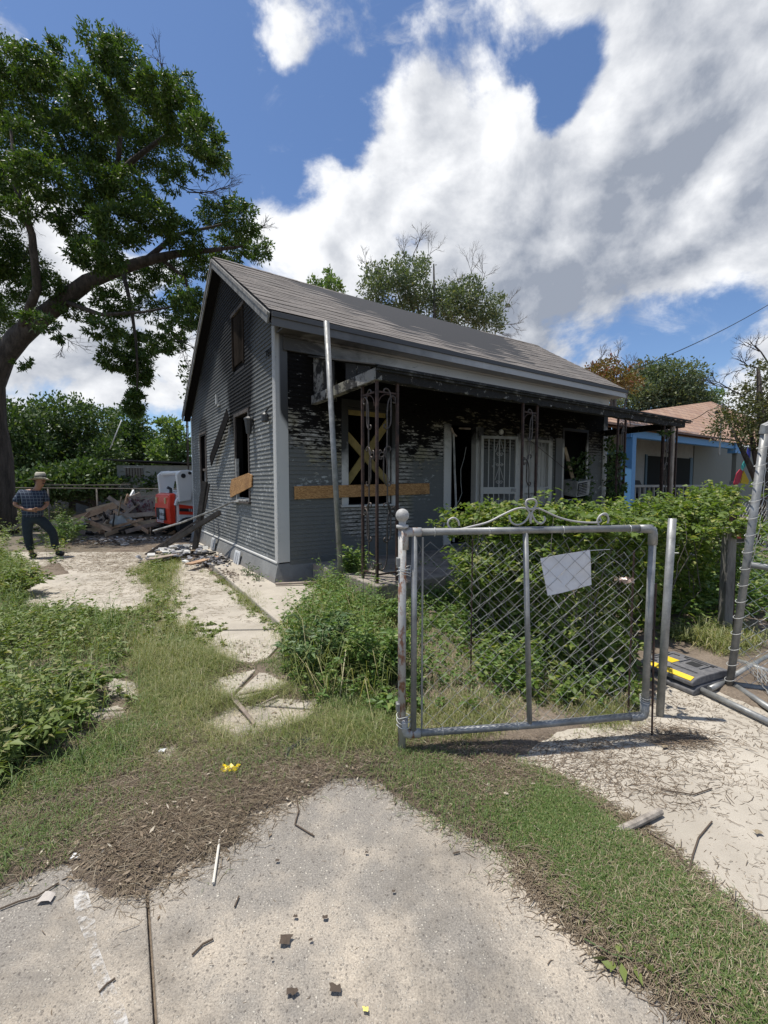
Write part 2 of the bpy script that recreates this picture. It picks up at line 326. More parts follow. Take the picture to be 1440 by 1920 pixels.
M_iron2=mat('glint_scroll_iron',(.07,.055,.048),.5,.4,fn=speck((.03,.024,.021),(.13,.105,.09),14,.4,.002))  # lighter than the post iron: bright glints painted into the scroll colour
M_whitemetal=mat('sooty_white_metal',(.35,.36,.35),.6,.1,fn=lambda nt,b:nt.put(b.inputs['Base Color'],nt.mix(nt.mr(nt.m('ADD',nt.xyz(nt.coord())[2],nt.m('MULTIPLY',nt.noise(nt.coord(),5,5),.8)),2.3,3.0),nt.mix(nt.noise(nt.coord(),9,4),(.36,.355,.33),(.48,.47,.44)),(.012,.012,.012))))
M_black=mat('charred_interior',(.010,.009,.009),.95,spec=.1)
# ---------------------------------------------------------------- house materials (object space = house space)
def char_colour(nt,v):
    """burnt boards: black with ash-white and brown remains of paint, streaked along the board"""
    vs=nt.scale(v,(1,1,4.5)); a=nt.noise(vs,5.5,8,.72,.3); c=nt.noise(nt.scale(v,(1,1,7)),17,6,.7); d=nt.noise(v,1.7,4)
    base=nt.mix(nt.mr(c,.35,.7),(.004,.004,.004),(.019,.017,.016))
    ash=nt.m('MULTIPLY',nt.mr(nt.m('ADD',a,nt.m('MULTIPLY',nt.m('SUBTRACT',d,.5),.6)),.50,.535),nt.mr(c,.34,.5))
    ashc=nt.mix(nt.noise(v,3,3),(.16,.155,.145),(.46,.44,.40)); 
    ashc=nt.mix(nt.mr(nt.noise(v,1.1,3),.52,.62,0,.6),ashc,(.21,.19,.10))
    return base,ash,ashc,c
def f_siding(front):
    def f(nt,b):
        v=nt.coord(); x,y,z=nt.xyz(v)
        n=nt.noise(v,2.2,6,.65); nb=nt.noise(nt.scale(v,(1,1,3)),7,6,.7); fine=nt.noise(nt.scale(v,(.4,.4,1)),60,4,.6)
        grey=nt.mix(nt.noise(v,3.5,5,.6),(.118,.121,.114),(.162,.165,.156)); grey=nt.mix(nt.mr(fine,.4,.8,0,.35),grey,(.09,.10,.105))
        base,ash,ashc,c=char_colour(nt,v)
        jag=nt.m('ADD',nt.m('MULTIPLY',nt.m('SUBTRACT',n,.5),1.2),nt.m('MULTIPLY',nt.m('SUBTRACT',nb,.5),1.2))
        if front:
            zt=nt.mr(x,2.9,4.0,1.92,2.35); zt=nt.m('ADD',zt,nt.mr(x,.1,.7,.35,0))
            char=nt.mr(nt.m('SUBTRACT',nt.m('ADD',z,jag),zt),-.06,.06)
            # under the burnt window
            ux=nt.m('MULTIPLY',nt.mr(x,1.0,1.2),nt.mr(x,2.45,2.65,1,0)); uz=nt.mr(nt.m('SUBTRACT',nt.m('ADD',z,nt.m('MULTIPLY',jag,.8)),.72),-.05,.05)
            char=nt.m('MAXIMUM',char,nt.m('MULTIPLY',ux,uz))
            lap=nt.m('FRACT',nt.m('DIVIDE',nt.m('SUBTRACT',z,.41),.06725))
            big_=nt.noise(nt.scale(v,(1,1,2.6)),2.6,7,.66,.4); rag=nt.noise(nt.scale(v,(1,1,3.2)),9,7,.72,.2)
            thr=nt.mr(nt.m('SUBTRACT',z,nt.m('SUBTRACT',zt,1.95)),1.80,3.0,.39,.60); thr=nt.m('MINIMUM',thr,nt.mr(z,1.2,1.6,.45,.9)) if False else thr
            pale=nt.mr(nt.m('SUBTRACT',nt.m('ADD',nt.m('MULTIPLY',big_,.55),nt.m('MULTIPLY',rag,.45)),thr),-.01,.045)
            edge_=nt.m('MULTIPLY',nt.mr(lap,.0,.16),nt.mr(nt.m('ADD',lap,nt.m('MULTIPLY',nt.m('SUBTRACT',rag,.5),1.2)),.72,.92,1,.0))  # lap edges left black: char plus painted shadow between the laps
            pale=nt.m('MULTIPLY',pale,edge_); pale=nt.m('MULTIPLY',pale,nt.mr(x,3.4,4.4,1,.45))
            wood=nt.mix(nt.mr(rag,.35,.65),(.09,.08,.066),(.55,.53,.48)); wood=nt.mix(nt.mr(nt.noise(v,1.3,3),.50,.62,0,.65),wood,(.27,.245,.14)); wood=nt.mix(nt.mr(nt.noise(nt.scale(v,(1,1,6)),30,4),.55,.7,0,.7),wood,(.03,.027,.025))
            cc=nt.mix(pale,base,wood)
            peel=nt.m('MULTIPLY',nt.mr(nt.m('ADD',nb,nt.m('MULTIPLY',nt.m('SUBTRACT',nt.noise(v,1.6,3),.5),.7)),.64,.66),nt.mr(z,1.1,1.5))
            grey=nt.mix(peel,grey,(.36,.38,.37))
            col=nt.mix(char,grey,cc)
        else:
            peel=nt.mr(nt.m('ADD',nt.noise(nt.scale(v,(1,1,2)),11,7,.75),nt.m('MULTIPLY',nt.m('SUBTRACT',n,.5),.5)),.57,.61)
            grey=nt.mix(.35,grey,(.24,.25,.25)); worn=nt.mr(z,3.3,2.6,.15,.85)
            col=nt.mix(nt.m('MULTIPLY',peel,worn),grey,(.42,.43,.42))
            # soot plume above the window and up the gable
            def blob(cy,cz,ry,rz,a):
                d1=nt.m('DIVIDE',nt.m('SUBTRACT',y,cy),ry); d2=nt.m('DIVIDE',nt.m('SUBTRACT',z,cz),rz)
                return nt.mr(nt.m('SQRT',nt.m('ADD',nt.m('MULTIPLY',d1,d1),nt.m('MULTIPLY',d2,d2))),.45,1.0,a,0,'SMOOTHSTEP')
            s=None
            for q in ((1.95,3.6,1.05,1.6,1.8),(2.2,4.9,1.8,1.7,1.35),(3.0,5.9,3.0,1.9,1.7),(4.8,4.9,1.6,1.3,.9),(1.85,2.95,.8,.5,.8),(5.3,2.95,.7,.5,.6),(1.3,2.9,.5,.3,.4)):
                k=blob(*q); s=k if s is None else nt.m('MAXIMUM',s,k)
            s=nt.m('MULTIPLY',s,nt.mr(nt.m('ADD',nb,nt.m('MULTIPLY',n,.5)),.6,.95,1.3,.8))
            col=nt.mix(nt.m('MINIMUM',s,.97),col,(.012,.012,.013))
            col=nt.mix(nt.mr(z,2.7,3.8,0,.6),col,(.045,.047,.05))  # siding evenly darker towards the top of the wall
            char=s
        nt.put(b.inputs['Base Color'],col); hgt=nt.m('ADD',nt.m('MULTIPLY',fine,.5),nt.m('MULTIPLY',c,nt.m('ADD',nt.m('MULTIPLY',char,1.2),.3)))
        nt.put(b.inputs['Normal'],nt.bump(hgt,.7,.008)); nt.put(b.inputs['Roughness'],nt.mr(char,0,1,.68,.9)); b.inputs['Specular IOR Level'].default_value=.08
    return f
M_sidF=mat('grey_siding_front_burnt',(.14,.15,.16),.7,fn=f_siding(True))
M_sidS=mat('grey_siding_side_sooty',(.14,.15,.16),.7,fn=f_siding(False))
def f_white(z0,z1,soot=(.014,.014,.014),flake=.62):
    def f(nt,b):
        v=nt.coord(); x,y,z=nt.xyz(v); n=nt.noise(v,3.3,6,.65); fl=nt.noise(nt.scale(v,(1,1,.6)),22,6,.7)
        c=nt.mix(nt.noise(v,2,5),(.42,.41,.385),(.53,.52,.49)); c=nt.mix(nt.mr(fl,flake,flake+.05),c,(.22,.22,.21))
        k=nt.mr(nt.m('ADD',z,nt.m('MULTIPLY',nt.m('SUBTRACT',n,.5),1.1)),z0,z1)
        nt.put(b.inputs['Base Color'],nt.mix(k,c,soot)); nt.put(b.inputs['Normal'],nt.bump(fl,.4,.003))
    return f
M_trim=mat('white_trim_sooty_above',(.5,.5,.5),.6,fn=f_white(2.35,2.75))
M_trimlow=mat('white_trim_burnt',(.5,.5,.5),.6,fn=f_white(1.75,2.3))
def f_corner(nt,b):
    v=nt.coord(); x,y,z=nt.xyz(v); fl=nt.noise(nt.scale(v,(1,1,.5)),30,6,.7); n=nt.noise(v,2.3,5)
    c=nt.mix(nt.noise(v,2,5),(.45,.445,.425),(.54,.535,.51)); c=nt.mix(nt.m('MULTIPLY',nt.mr(fl,.6,.63),nt.mr(x,.03,.0)),c,(.2,.2,.19))
    k=nt.m('MULTIPLY',nt.mr(nt.m('SUBTRACT',nt.m('ADD',z,nt.m('MULTIPLY',nt.m('SUBTRACT',n,.5),.25)),nt.mr(x,.0,.2,2.75,2.4)),-.05,.07),nt.mr(x,.025,.055))
    c=nt.mix(k,c,(.016,.017,.018)); c=nt.mix(nt.mr(z,2.6,3.5,0,.45),c,(.12,.12,.12))
    nt.put(b.inputs['Base Color'],c); nt.put(b.inputs['Normal'],nt.bump(fl,.5,.003))
M_corner=mat('white_corner_board',(.5,.5,.5),.6,fn=f_corner)
def f_frieze(nt,b):
    v=nt.coord(); x,y,z=nt.xyz(v); n=nt.noise(nt.scale(v,(1,1,2)),2.4,6,.65,.5)
    c=nt.mix(nt.noise(v,1.5,4),(.50,.485,.45),(.62,.60,.56)); k=nt.mr(nt.m('ADD',x,nt.m('MULTIPLY',nt.m('SUBTRACT',n,.5),3.0)),.6,2.6,.97,.05)
    st=nt.m('MULTIPLY',nt.mr(nt.noise(nt.scale(v,(1,1,5)),4,6,.7),.6,.68),.6)
    c=nt.mix(nt.m('MAXIMUM',k,st),c,(.035,.032,.03)); nt.put(b.inputs['Base Color'],c)
M_frieze=mat('frieze_paint_sooty_left',(.4,.4,.4),.7,fn=f_frieze)
def f_fascia(nt,b):
    v=nt.coord(); x,y,z=nt.xyz(v); n=nt.noise(v,1.4,5,.6)
    k=nt.mr(nt.m('ADD',x,nt.m('MULTIPLY',nt.m('SUBTRACT',n,.5),4)),1.2,4.8,.88,.08)
    nt.put(b.inputs['Base Color'],nt.mix(k,nt.mix(nt.noise(v,6,5),(.44,.43,.405),(.55,.54,.51)),(.045,.045,.045)))
M_fascia=mat('grey_fascia',(.35,.35,.35),.6,fn=f_fascia)
def f_charw(nt,b):
    v=nt.coord(); base,ash,ashc,c=char_colour(nt,v); a2=nt.m('MULTIPLY',nt.mr(nt.noise(v,14,6,.7),.60,.64),.8)
    nt.put(b.inputs['Base Color'],nt.mix(a2,base,ashc)); nt.put(b.inputs['Normal'],nt.bump(c,1,.012))
M_char=mat('charred_beam',(.015,.015,.015),.85,fn=f_charw)
def f_charl(nt,b):
    v=nt.coord(); base,ash,ashc,c=char_colour(nt,v); a2=nt.mr(nt.noise(nt.scale(v,(2,1,1)),5,6,.7),.45,.53)
    nt.put(b.inputs['Base Color'],nt.mix(a2,base,nt.mix(.4,ashc,(.10,.10,.10)))); nt.put(b.inputs['Normal'],nt.bump(c,1,.012))
M_charash=mat('half_burnt_painted_beam',(.1,.1,.1),.85,fn=f_charl)
def f_shingle(nt,b):
    v=nt.coord(); x,y,z=nt.xyz(v); uv=nt.comb(x,nt.m('MULTIPLY',y,1.18),0)
    bt=nt.new('ShaderNodeTexBrick'); nt.put(bt.inputs['Vector'],uv); bt.inputs['Scale'].default_value=1; bt.inputs['Brick Width'].default_value=.30; bt.inputs['Row Height'].default_value=.148
    bt.inputs['Mortar Size'].default_value=.005; bt.inputs['Color1'].default_value=(.125,.108,.095,1); bt.inputs['Color2'].default_value=(.215,.188,.165,1); bt.inputs['Mortar'].default_value=(.05,.045,.04,1)
    g=nt.noise(v,230,2); n=nt.noise(nt.scale(v,(.5,2,2)),3,6,.7)
    c=nt.mix(nt.mr(n,.35,.7,0,.45),bt.outputs[0],(.23,.205,.185)); c=nt.mix(nt.mr(g,.4,.7,0,.5),c,(.085,.077,.07)); c=nt.mix(nt.mr(nt.noise(v,.8,4),.5,.7,0,.4),c,(.09,.085,.08))
    nt.put(b.inputs['Base Color'],c); nt.put(b.inputs['Normal'],nt.bump(g,.6,.004))
M_shingle=mat('asphalt_shingles',(.17,.15,.14),.95,fn=f_shingle)
def f_found(nt,b):
    v=nt.coord(); n=nt.noise(v,2.6,6,.65); x,y,z=nt.xyz(v)
    c=nt.mix(nt.mr(n,.35,.65),(.15,.152,.15),(.22,.222,.215)); c=nt.mix(nt.m('MULTIPLY',nt.mr(nt.m('ADD',z,nt.m('MULTIPLY',n,.3)),.35,.2),.6),c,(.20,.17,.14))
    nt.put(b.inputs['Base Color'],c); nt.put(b.inputs['Normal'],nt.bump(nt.noise(v,25,5),.5,.01))
M_found=mat('grey_painted_stucco',(.17,.18,.19),.85,fn=f_found)
def f_osb(nt,b):
    v=nt.coord(); cv=nt.vm('ADD',nt.scale(v,(1,1,2.2)),nt.vm('SCALE',nt.noise(v,9,3,out=1),.06)); c=nt.xyz(nt.vor(cv,38,out='Color')); col=nt.mix(c[0],(.24,.115,.035),(.50,.28,.11)); col=nt.mix(nt.mr(nt.noise(v,3,4),.5,.7,0,.5),col,(.17,.08,.03))
    nt.put(b.inputs['Base Color'],col)
M_osb=mat('strand_board',(.4,.22,.08),.8,fn=f_osb)
M_yboard=mat('yellowish_board',(.24,.18,.055),.8,fn=speck((.16,.12,.04),(.28,.21,.07),6,.3,stretch=(1,1,1)))
def woodm(name,c1,c2): return mat(name,c1,.85,fn=speck(c1,c2,5,.5,.004,stretch=(1,1,1)))
M_wood=woodm('old_brown_lumber',(.26,.15,.085),(.50,.34,.22)); M_woodlt=woodm('raw_pale_lumber',(.33,.24,.15),(.50,.39,.26)); M_woodgr=woodm('grey_weathered_lumber',(.19,.15,.12),(.40,.33,.27)); M_wooddk=woodm('charred_lumber',(.012,.011,.01),(.05,.042,.036))
M_porchc=mat('stained_porch_concrete',(.25,.22,.19),.9,fn=speck((.13,.105,.09),(.36,.32,.27),2.2,.4,.006))
M_white=mat('white_plastic',(.65,.66,.66),.5); M_paper=mat('white_sheet',(.62,.63,.66),.55,fn=speck((.56,.57,.60),(.68,.69,.72),5,.1)); M_acw=mat('dirty_white_metal',(.4,.4,.38),.6,fn=speck((.16,.155,.15),(.45,.45,.43),6,.1))
M_glass=mat('dark_glass',(.012,.016,.016),.12); M_rubber=mat('black_rubber',(.015,.015,.015),.8)
# ================================================================= GROUND
def sheet(name,poly,z,th,m,parent=None,kind=None):
    mb=MB(); mb.prism([(x,y,z-th) for x,y in poly],(0,0,th)); o=mb.build(name,m,parent); 
    return tag(o,kind=kind)
far=MB(); far.grid([[(x,y,-.07) for x in (-400,-60,-14,14,60,400)] for y in (-200,-20,12,60,500)])
o=far.build('far_ground',mat('far_dirt',(.12,.10,.07),.95,fn=speck((.09,.075,.05),(.2,.165,.12),.7,.8,.03)),fixn=False); tag(o,kind='structure')
C_apron=GP([(-300,1720),(-60,1670),(0,1668),(60,1648),(120,1612),(170,1640),(230,1678),(290,1668),(350,1630),(400,1600),(450,1590),(480,1530),(560,1492),(630,1458),(700,1465),(760,1502),(860,1558),(940,1590),(1000,1640),(1040,1700),(1110,1755),(1225,1835),(1320,1920)])+[(1.3,.9),(2.2,-.5),(2,-2),(-6,-2),(-6,1.4)]
C_walk=GP([(960,1425),(1010,1392),(1120,1360),(1200,1340),(1250,1285),(1330,1290),(1440,1335),(1700,1400),(2100,1500)])+[(6,.9)]+GP([(1620,1950),(1440,1790),(1380,1720),(1300,1665),(1200,1570),(1110,1508),(1020,1462)])
C_p=[GP([(10,1105),(60,1085),(180,1068),(300,1078),(315,1110),(260,1150),(150,1150),(60,1140)]),
     GP([(335,1050),(400,1062),(455,1105),(520,1175),(545,1228),(470,1245),(370,1225),(305,1155),(292,1090)]),
     GP([(195,1265),(265,1275),(258,1318),(200,1306)]),GP([(395,1275),(480,1250),(545,1280),(450,1322)]),
     GP([(385,1360),(440,1326),(520,1306),(600,1310),(580,1350),(430,1388)]),GP([(245,1165),(290,1160),(300,1215),(250,1235)]),GP([(150,1330),(235,1315),(250,1345),(170,1360)]),GP([(280,1405),(325,1398),(340,1418),(300,1428)]),GP([(560,1385),(600,1375),(610,1392),(575,1400)]),
     GP([(110,1052),(200,1025),(330,1022),(350,1035),(310,1078),(150,1092)])]
CONCS=[C_apron,C_walk]+C_p
nx,ny=300,300
xs=np.linspace(-7,5.2,nx); ys=np.linspace(.3,12.5,ny); XX,YY=np.meshgrid(xs,ys); Pg=np.stack([XX.ravel(),YY.ravel()],1)
def soil_h(P):
    m=np.full(len(P),-9.)
    for c in CONCS: m=np.maximum(m,sdist(P,c))
    n=fbm(P,7,3)*.035+fbm(P,22,5)*.02
    k=np.clip((-(m+n))/.12,-1,1)      # >0 outside the bare concrete
    h=np.where(k>0,.004+.022*k+.010*fbm(P,6,9)*k,-.03*np.minimum(1,-k*4)) 
    return h
Hs=soil_h(Pg)
edge=np.minimum.reduce([Pg[:,0]+7,5.2-Pg[:,0],12.5-Pg[:,1]])
Hs=np.where(edge<.5,np.minimum(Hs,-.075+edge*.2),Hs)
ii=np.arange((nx-1)*(ny-1)); r_=ii//(nx-1)*nx+ii%(nx-1)
o=npmesh('ground',np.column_stack([Pg,Hs]),[np.stack([r_,r_+1,r_+1+nx,r_+nx],1)],M_soil,smooth=True); tag(o,kind='structure')
def gz(P): 
    i=np.clip(((P[:,0]+7)/12.2*(nx-1)).round().astype(int),0,nx-1); j=np.clip(((P[:,1]-.3)/12.2*(ny-1)).round().astype(int),0,ny-1)
    return np.maximum(Hs[j*nx+i],-.005)
def on(P): return np.column_stack([P,gz(P)])
# concrete slabs under and between the growth
road=empty('driveway'); tag(road,kind='structure')
def slab(poly,m,par,z=0): 
    mb=MB(); mb.prism([(x,y,z-.06) for x,y in poly],(0,0,.06)); return mb.build('concrete_slab',m,par,bevel=.008)
j1,j2=G(275,1660),G(292,1925)
dj=(Vector(j2)-Vector(j1)).normalized(); jt=Vector(j1)-dj*1.1; jb=Vector(j1)+dj*4; g_=.006
kx=G(-60,1740)
slab([(-7,-2),(jb.x-g_,jb.y),(j1[0]-g_,j1[1]),(-1.45,1.78),(-2.6,1.45),(-7,.9)],M_conc,road)
slab([(-7,.93),(-2.61,1.48),(-1.46,1.81),(j1[0]-g_,j1[1]+.03),(jt.x-g_,jt.y),(-1.2,3.1),(-7,2.4)],M_conc,road,-.008)
slab([(jb.x+g_,jb.y),(2.6,-2),(1.95,.2),(1.25,1.2),(.55,1.85),(.35,2.9),(-1.17,3.1),(jt.x+g_,jt.y),(j1[0]+g_,j1[1])],M_conc,road)
s1,s2=(-1.18,3.12),(-1.0,4.75)
slab([(-7,2.42),s1,s2,(-7,4.5)],M_conc2,road,-.006)
slab([(-7,4.52),(-1.0,4.77),(-2.6,7.0),(-7,7.4)],M_conc2,road)
slab([(-7,7.42),(-2.62,7.02),(-4.6,10.3),(-9,10.3)],M_conc2,road,-.004)
slab([(-1.16,3.12),(.3,2.95),(.2,3.9),(-.9,4.6)],M_conc2,road,-.004)
# white paint smear on the slab
sm=MB(); pts=[(150,1672),(160,1720),(172,1770),(190,1830),(215,1890),(240,1950)]
L_=[];R2=[]
for i,(u,v) in enumerate(pts):
    wdt=14+5*math.sin(i*2.1); L_.append(G(u-wdt,v)); R2.append(G(u+wdt,v))
sm.grid([[(a[0],a[1],.004),(b[0],b[1],.004)] for a,b in zip(L_,R2)])
def f_smear(nt,b):
    v=nt.coord(); nt.put(b.inputs['Alpha'],nt.mr(nt.noise(v,14,7,.75),.46,.6,0,.8)); nt.put(b.inputs['Base Color'],nt.mix(nt.noise(v,60,4),(.45,.43,.40),(.72,.70,.66)))
o=sm.build('spilled_paint_mark',mat('white_paint_smear',(.6,.6,.57),.8,fn=f_smear),road,fixn=False)
walk=empty('footpath'); tag(walk,kind='structure')
q1,q2=G(1255,1338),G(1445,1425); dq=(Vector(q2)-Vector(q1)).normalized(); qa=Vector(q1)-dq*.9; qb=Vector(q1)+dq*4; 
nq=Vector((-dq.y,dq.x))*.006
slab([(qa.x-nq.x,qa.y-nq.y),(qb.x-nq.x,qb.y-nq.y),(5.5,-1),(2.8,-1.9),(2.0,.22),(1.28,1.22),(.58,1.87),(.37,2.7),(1.0,2.85)],M_conc2,walk)
slab([(qb.x+nq.x,qb.y+nq.y),(qa.x+nq.x,qa.y+nq.y),(2.0,3.8),(3.9,5.0),(6.5,4)],M_conc2,walk,-.003)
# raised path beside the house with its kerb face
k0,k1=G(545,1185,.08),G(383,1046,.08)
pth=MB(); pe=[W(-.05,-.6),W(-.06,.0),W(-.06,6.5)]
poly=[(k0[0],k0[1]),(pe[0].x+.5,pe[0].y-.35),(pe[0].x+.35,pe[0].y+.3),(pe[1].x,pe[1].y),(pe[2].x,pe[2].y),(k1[0]-.5,k1[1]+.8),(k1[0],k1[1])]
pth.prism([(x,y,-.05) for x,y in poly],(0,0,.13)); tag(pth.build('raised_path',M_conc2,bevel=.015),kind='structure')
# ================================================================= THE HOUSE
HX,HY,ZS,ZP=9.05,6.85,.41,3.98      # length, depth, siding base, plate height
RY,RZ=3.0,6.17; EY,EZ=-.33,4.07; BY,BZ=7.0,3.55; RX0=-.2; RX1=9.35; RXR=10.05
house=empty('burnt_house',(OX,OY,0),AH,'single-storey grey clapboard house with fire-blackened front, shingle roof and iron-posted porch','house')
def hp(name,mb,m,parent=None,**k): return mb.build(name,m,parent or house,**k)
def roof_z(y): return EZ+(y-EY)/(RY-EY)*(RZ-EZ) if y<RY else RZ+(y-RY)/(BY-RY)*(BZ-RZ)
frontO=[(1.22,2.12,1.27,2.9),(3.5,4.28,.40,2.78),(5.6,6.6,.40,2.72),(7.2,8.14,1.25,2.9)]   # x0,x1,z0,z1
sideO=[(1.42,2.28,1.3,2.9),(4.98,5.68,1.3,2.86)]
def walls(openings,L,z0,z1,emit):
    xs=sorted({0,L,*[o[0] for o in openings],*[o[1] for o in openings]})
    for a,b in zip(xs,xs[1:]):
        op=[o for o in openings if o[0]<=a+1e-6 and o[1]>=b-1e-6]
        if not op: emit(a,b,z0,z1)
        else:
            o=op[0]
            if o[2]>z0+.02: emit(a,b,z0,o[2])
            if o[3]<z1: emit(a,b,o[3],z1)
sh=MB(); walls(frontO,HX,.3,ZP,lambda a,b,c,d: sh.box(a,.01,c,b,.12,d)); hp('front_wall',sh,M_black)
sh=MB(); walls(sideO,HY,.3,3.45,lambda a,b,c,d: sh.box(.01,a+.12 if a<.01 else a,c,.12,b,d)); 
sh.prism([(.01,.12,3.45),(.01,HY,3.45),(.01,HY,roof_z(HY)-.12),(.01,RY,RZ-.12),(.01,.12,roof_z(.12)-.12)],(.11,0,0)); hp('side_wall',sh,M_black)
sh=MB(); sh.box(.12,HY-.1,.3,HX,HY,3.5); sh.prism([(HX-.11,.12,.3),(HX-.11,HY-.1,.3),(HX-.11,HY-.1,3.5),(HX-.11,RY,RZ-.15),(HX-.11,.12,4.0)],(.10,0,0)); hp('rear_wall',sh,mat('grey_paint_rear',(.14,.15,.16),.7))
sh=MB(); sh.box(.12,.12,.32,HX-.12,HY-.1,.38); sh.box(2.9,.12,.38,3.0,4.5,3.4); sh.box(4.9,.12,.38,5.0,4.5,3.4); sh.box(.12,4.5,.38,HX-.12,4.6,3.4); hp('interior_floor_and_partitions',sh,M_black)
# ---- siding boards, each its own object (two laps per board)
BH=.1345; NB=0
def board(axis,a,b,z,m):
    global NB
    j=random.uniform(-.0015,.0015); t=random.uniform(-.001,.0015)
    q_=.0245 if axis=='y' else .021
    prof=[(0,0),(q_+t,0),(.011,BH/2),(q_-.0005+t,BH/2),(.010,BH-.001),(0,BH-.001)]
    a+=.002;b-=.002; vs=[]
    for s in (a,b):
        for d,h in prof:
            vs.append((s,-d,z+h+j*(1 if s==b else 0)) if axis=='x' else (-d,s,z+h+j*(1 if s==b else 0)))
    n=6; f=[tuple(range(n)),tuple(range(n,2*n))[::-1]]+[(i,n+i,n+(i+1)%n,(i+1)%n) for i in range(n)]
    mb=MB(); mb.add(vs,f); hp('siding_board',mb,m); NB+=1
def course(axis,L0,L1,ops,m,z):
    segs=[(L0,L1)]
    for o in ops:
        if o[2]<z+BH*.6 and o[3]>z+BH*.4:
            ns=[]
            for s,e in segs:
                if o[0]>s and o[1]<e: ns+=[(s,o[0]),(o[1],e)]
                elif o[0]<=s<o[1]: ns.append((o[1],e))
                elif s<o[1]<=e: ns.append((o[1],e))
                elif s<o[0]<=e: ns.append((s,o[0]))
                else: ns.append((s,e))
            segs=[q for q in ns if q[1]-q[0]>.05]
    for s,e in segs:
        if e-s>4.4: c=random.uniform(s+1.5,e-1.5); board(axis,s,c,z,m); board(axis,c,e,z,m)
        else: board(axis,s,e,z,m)
z=ZS
while z<3.62:
    course('x',.17,HX-.16,frontO,M_sidF,z); z+=BH
z=ZS
while z<RZ-.35:
    top=z+BH*.5; y1=HY-.06; y0=.0
    if top+.1>roof_z(.0): y0=max(0,EY+(top+.08-EZ)/(RZ-EZ)*(RY-EY))
    if top+.1>roof_z(HY): y1=min(y1,RY+(RZ-top-.08)/(RZ-BZ)*(BY-RY))
    if y1-y0>.15: course('y',y0,y1,sideO+[(1.62,2.3,3.85,4.8)],M_sidS,z)
    z+=BH
# drip board, foundation
mb=MB(); mb.prism([(0,-.0,ZS-.05),(-.04,-.0,ZS-.05),(-.04,0,ZS-.028),(0,0,ZS)],(0,HY,0)); hp('drip_edge',mb,M_corner)
mb=MB(); mb.box(.17,-.03,.28,HX-.16,.0,ZS-.001); hp('base_board',mb,M_sidF)
mb=MB(); P=[]
for (dx,dz) in ((-.14,-.03),(-.09,.16),(-.045,.30),(-.025,ZS-.052)): P.append((dx,dz))
vs=[];fs=[]
path=[(0,HY),(0,0),(HX,0)]
rows=[]
for (d,zz2) in P:
    k=-d; rows.append([(-k,HY,zz2),(-k,6,zz2),(-k,4,zz2),(-k,2,zz2),(-k,-k*.85,zz2),(.6,-k*.85,zz2),(HX,-k*.85,zz2)])
rows.append([(.01,HY,ZS-.052),(.01,6,ZS-.052),(.01,4,ZS-.052),(.01,2,ZS-.052),(.01,.01,ZS-.052),(.6,.01,ZS-.052),(HX,.01,ZS-.052)])
mb.grid(rows); hp('foundation',mb,M_found,fixn=False)
for yy,zc,s in ((1.98,.20,.0),(4.0,.24,0)):
    mb=MB(); mb.bar((-.145,yy,zc-.14),(-.095,yy,zc+.12),.34,.02,up=(1,0,0)); v=hp('crawlspace_vent',mb,M_white)
    mb=MB()
    for k in (-.06,.06): mb.bar((-.158,yy+k,zc-.10),(-.110,yy+k,zc+.09),.09,.014,up=(1,0,0))
    mb.build('vent_grille',mat('grey_grille',(.4,.41,.42),.6),v)
# corner boards
mb=MB(); mb.box(-.028,-.03,ZS-.03,.17,-.002,4.0); mb.box(-.03,-.001,ZS-.03,-.001,.10,4.0); hp('corner_board',mb,M_corner,bevel=.003)
mb=MB(); mb.box(HX-.16,-.032,ZS-.1,HX+.03,-.002,3.62); hp('corner_board',mb,mat('white_weathered',(.4,.41,.4),.7,fn=f_white(2.9,3.3)),bevel=.003)
mb=MB(); mb.box(-.03,HY-.06,ZS-.1,.0,HY+.03,3.45); hp('corner_board',mb,mat('white_corner_rear',(.5,.52,.5),.6,fn=speck((.38,.40,.40),(.55,.57,.56),5,.2)),bevel=.003)
# roof: deck + shingle courses as one stepped mesh
def roofslope(y0,z0,y1,z1,name,xl0,xl1,xr0,xr1):
    n=int(math.hypot(y1-y0,z1-z0)/.15); mb=MB(); nrm=Vector((0,-(z1-z0),(y1-y0)))
    if nrm.z<0:nrm=-nrm
    nrm.normalize(); nseg=24; rows=[]
    for i in range(n):
        for e,off in ((i/n,.0165),((i+1)/n,.012)):
            row=[]
            for k in range(nseg+1):
                xx=(xl0+(xl1-xl0)*e)*(1-k/nseg)+(xr0+(xr1-xr0)*e)*k/nseg
                jj=.0025*math.sin(i*12.9+k*4.1)+.0022*math.sin(k*1.7+i); sag=-.045*math.sin(math.pi*k/nseg)*(.4+.6*e)
                row.append(Vector((xx,y0+(y1-y0)*e,z0+(z1-z0)*e+sag))+nrm*(off+jj)+Vector((0,(y0-y1)/abs(y0-y1)*.004*math.sin(k*7.3+i*3.3),0)))
            rows.append(row)
    mb.grid(rows); o=hp(name,mb,M_shingle,fixn=False); o['kind']='stuff'; return o
deck=MB()
for (y0,z0,y1,z1) in ((EY,EZ,RY,RZ),(BY,BZ,RY,RZ)):
    deck.prism([(RX0,y0,z0-.03),(RX1,y0,z0-.03),(RXR-.02,y1,z1-.03),(RX0,y1,z1-.03)],(0,0,.025))
deck_o=hp('roof_deck',deck,mat('sooty_deck',(.02,.02,.022),.9))
roofslope(EY,EZ,RY,RZ,'shingle_courses',RX0-.01,RX0-.01,RX1,RXR); roofslope(BY,BZ,RY,RZ,'shingle_courses',RX0-.01,RX0-.01,RX1,RXR)
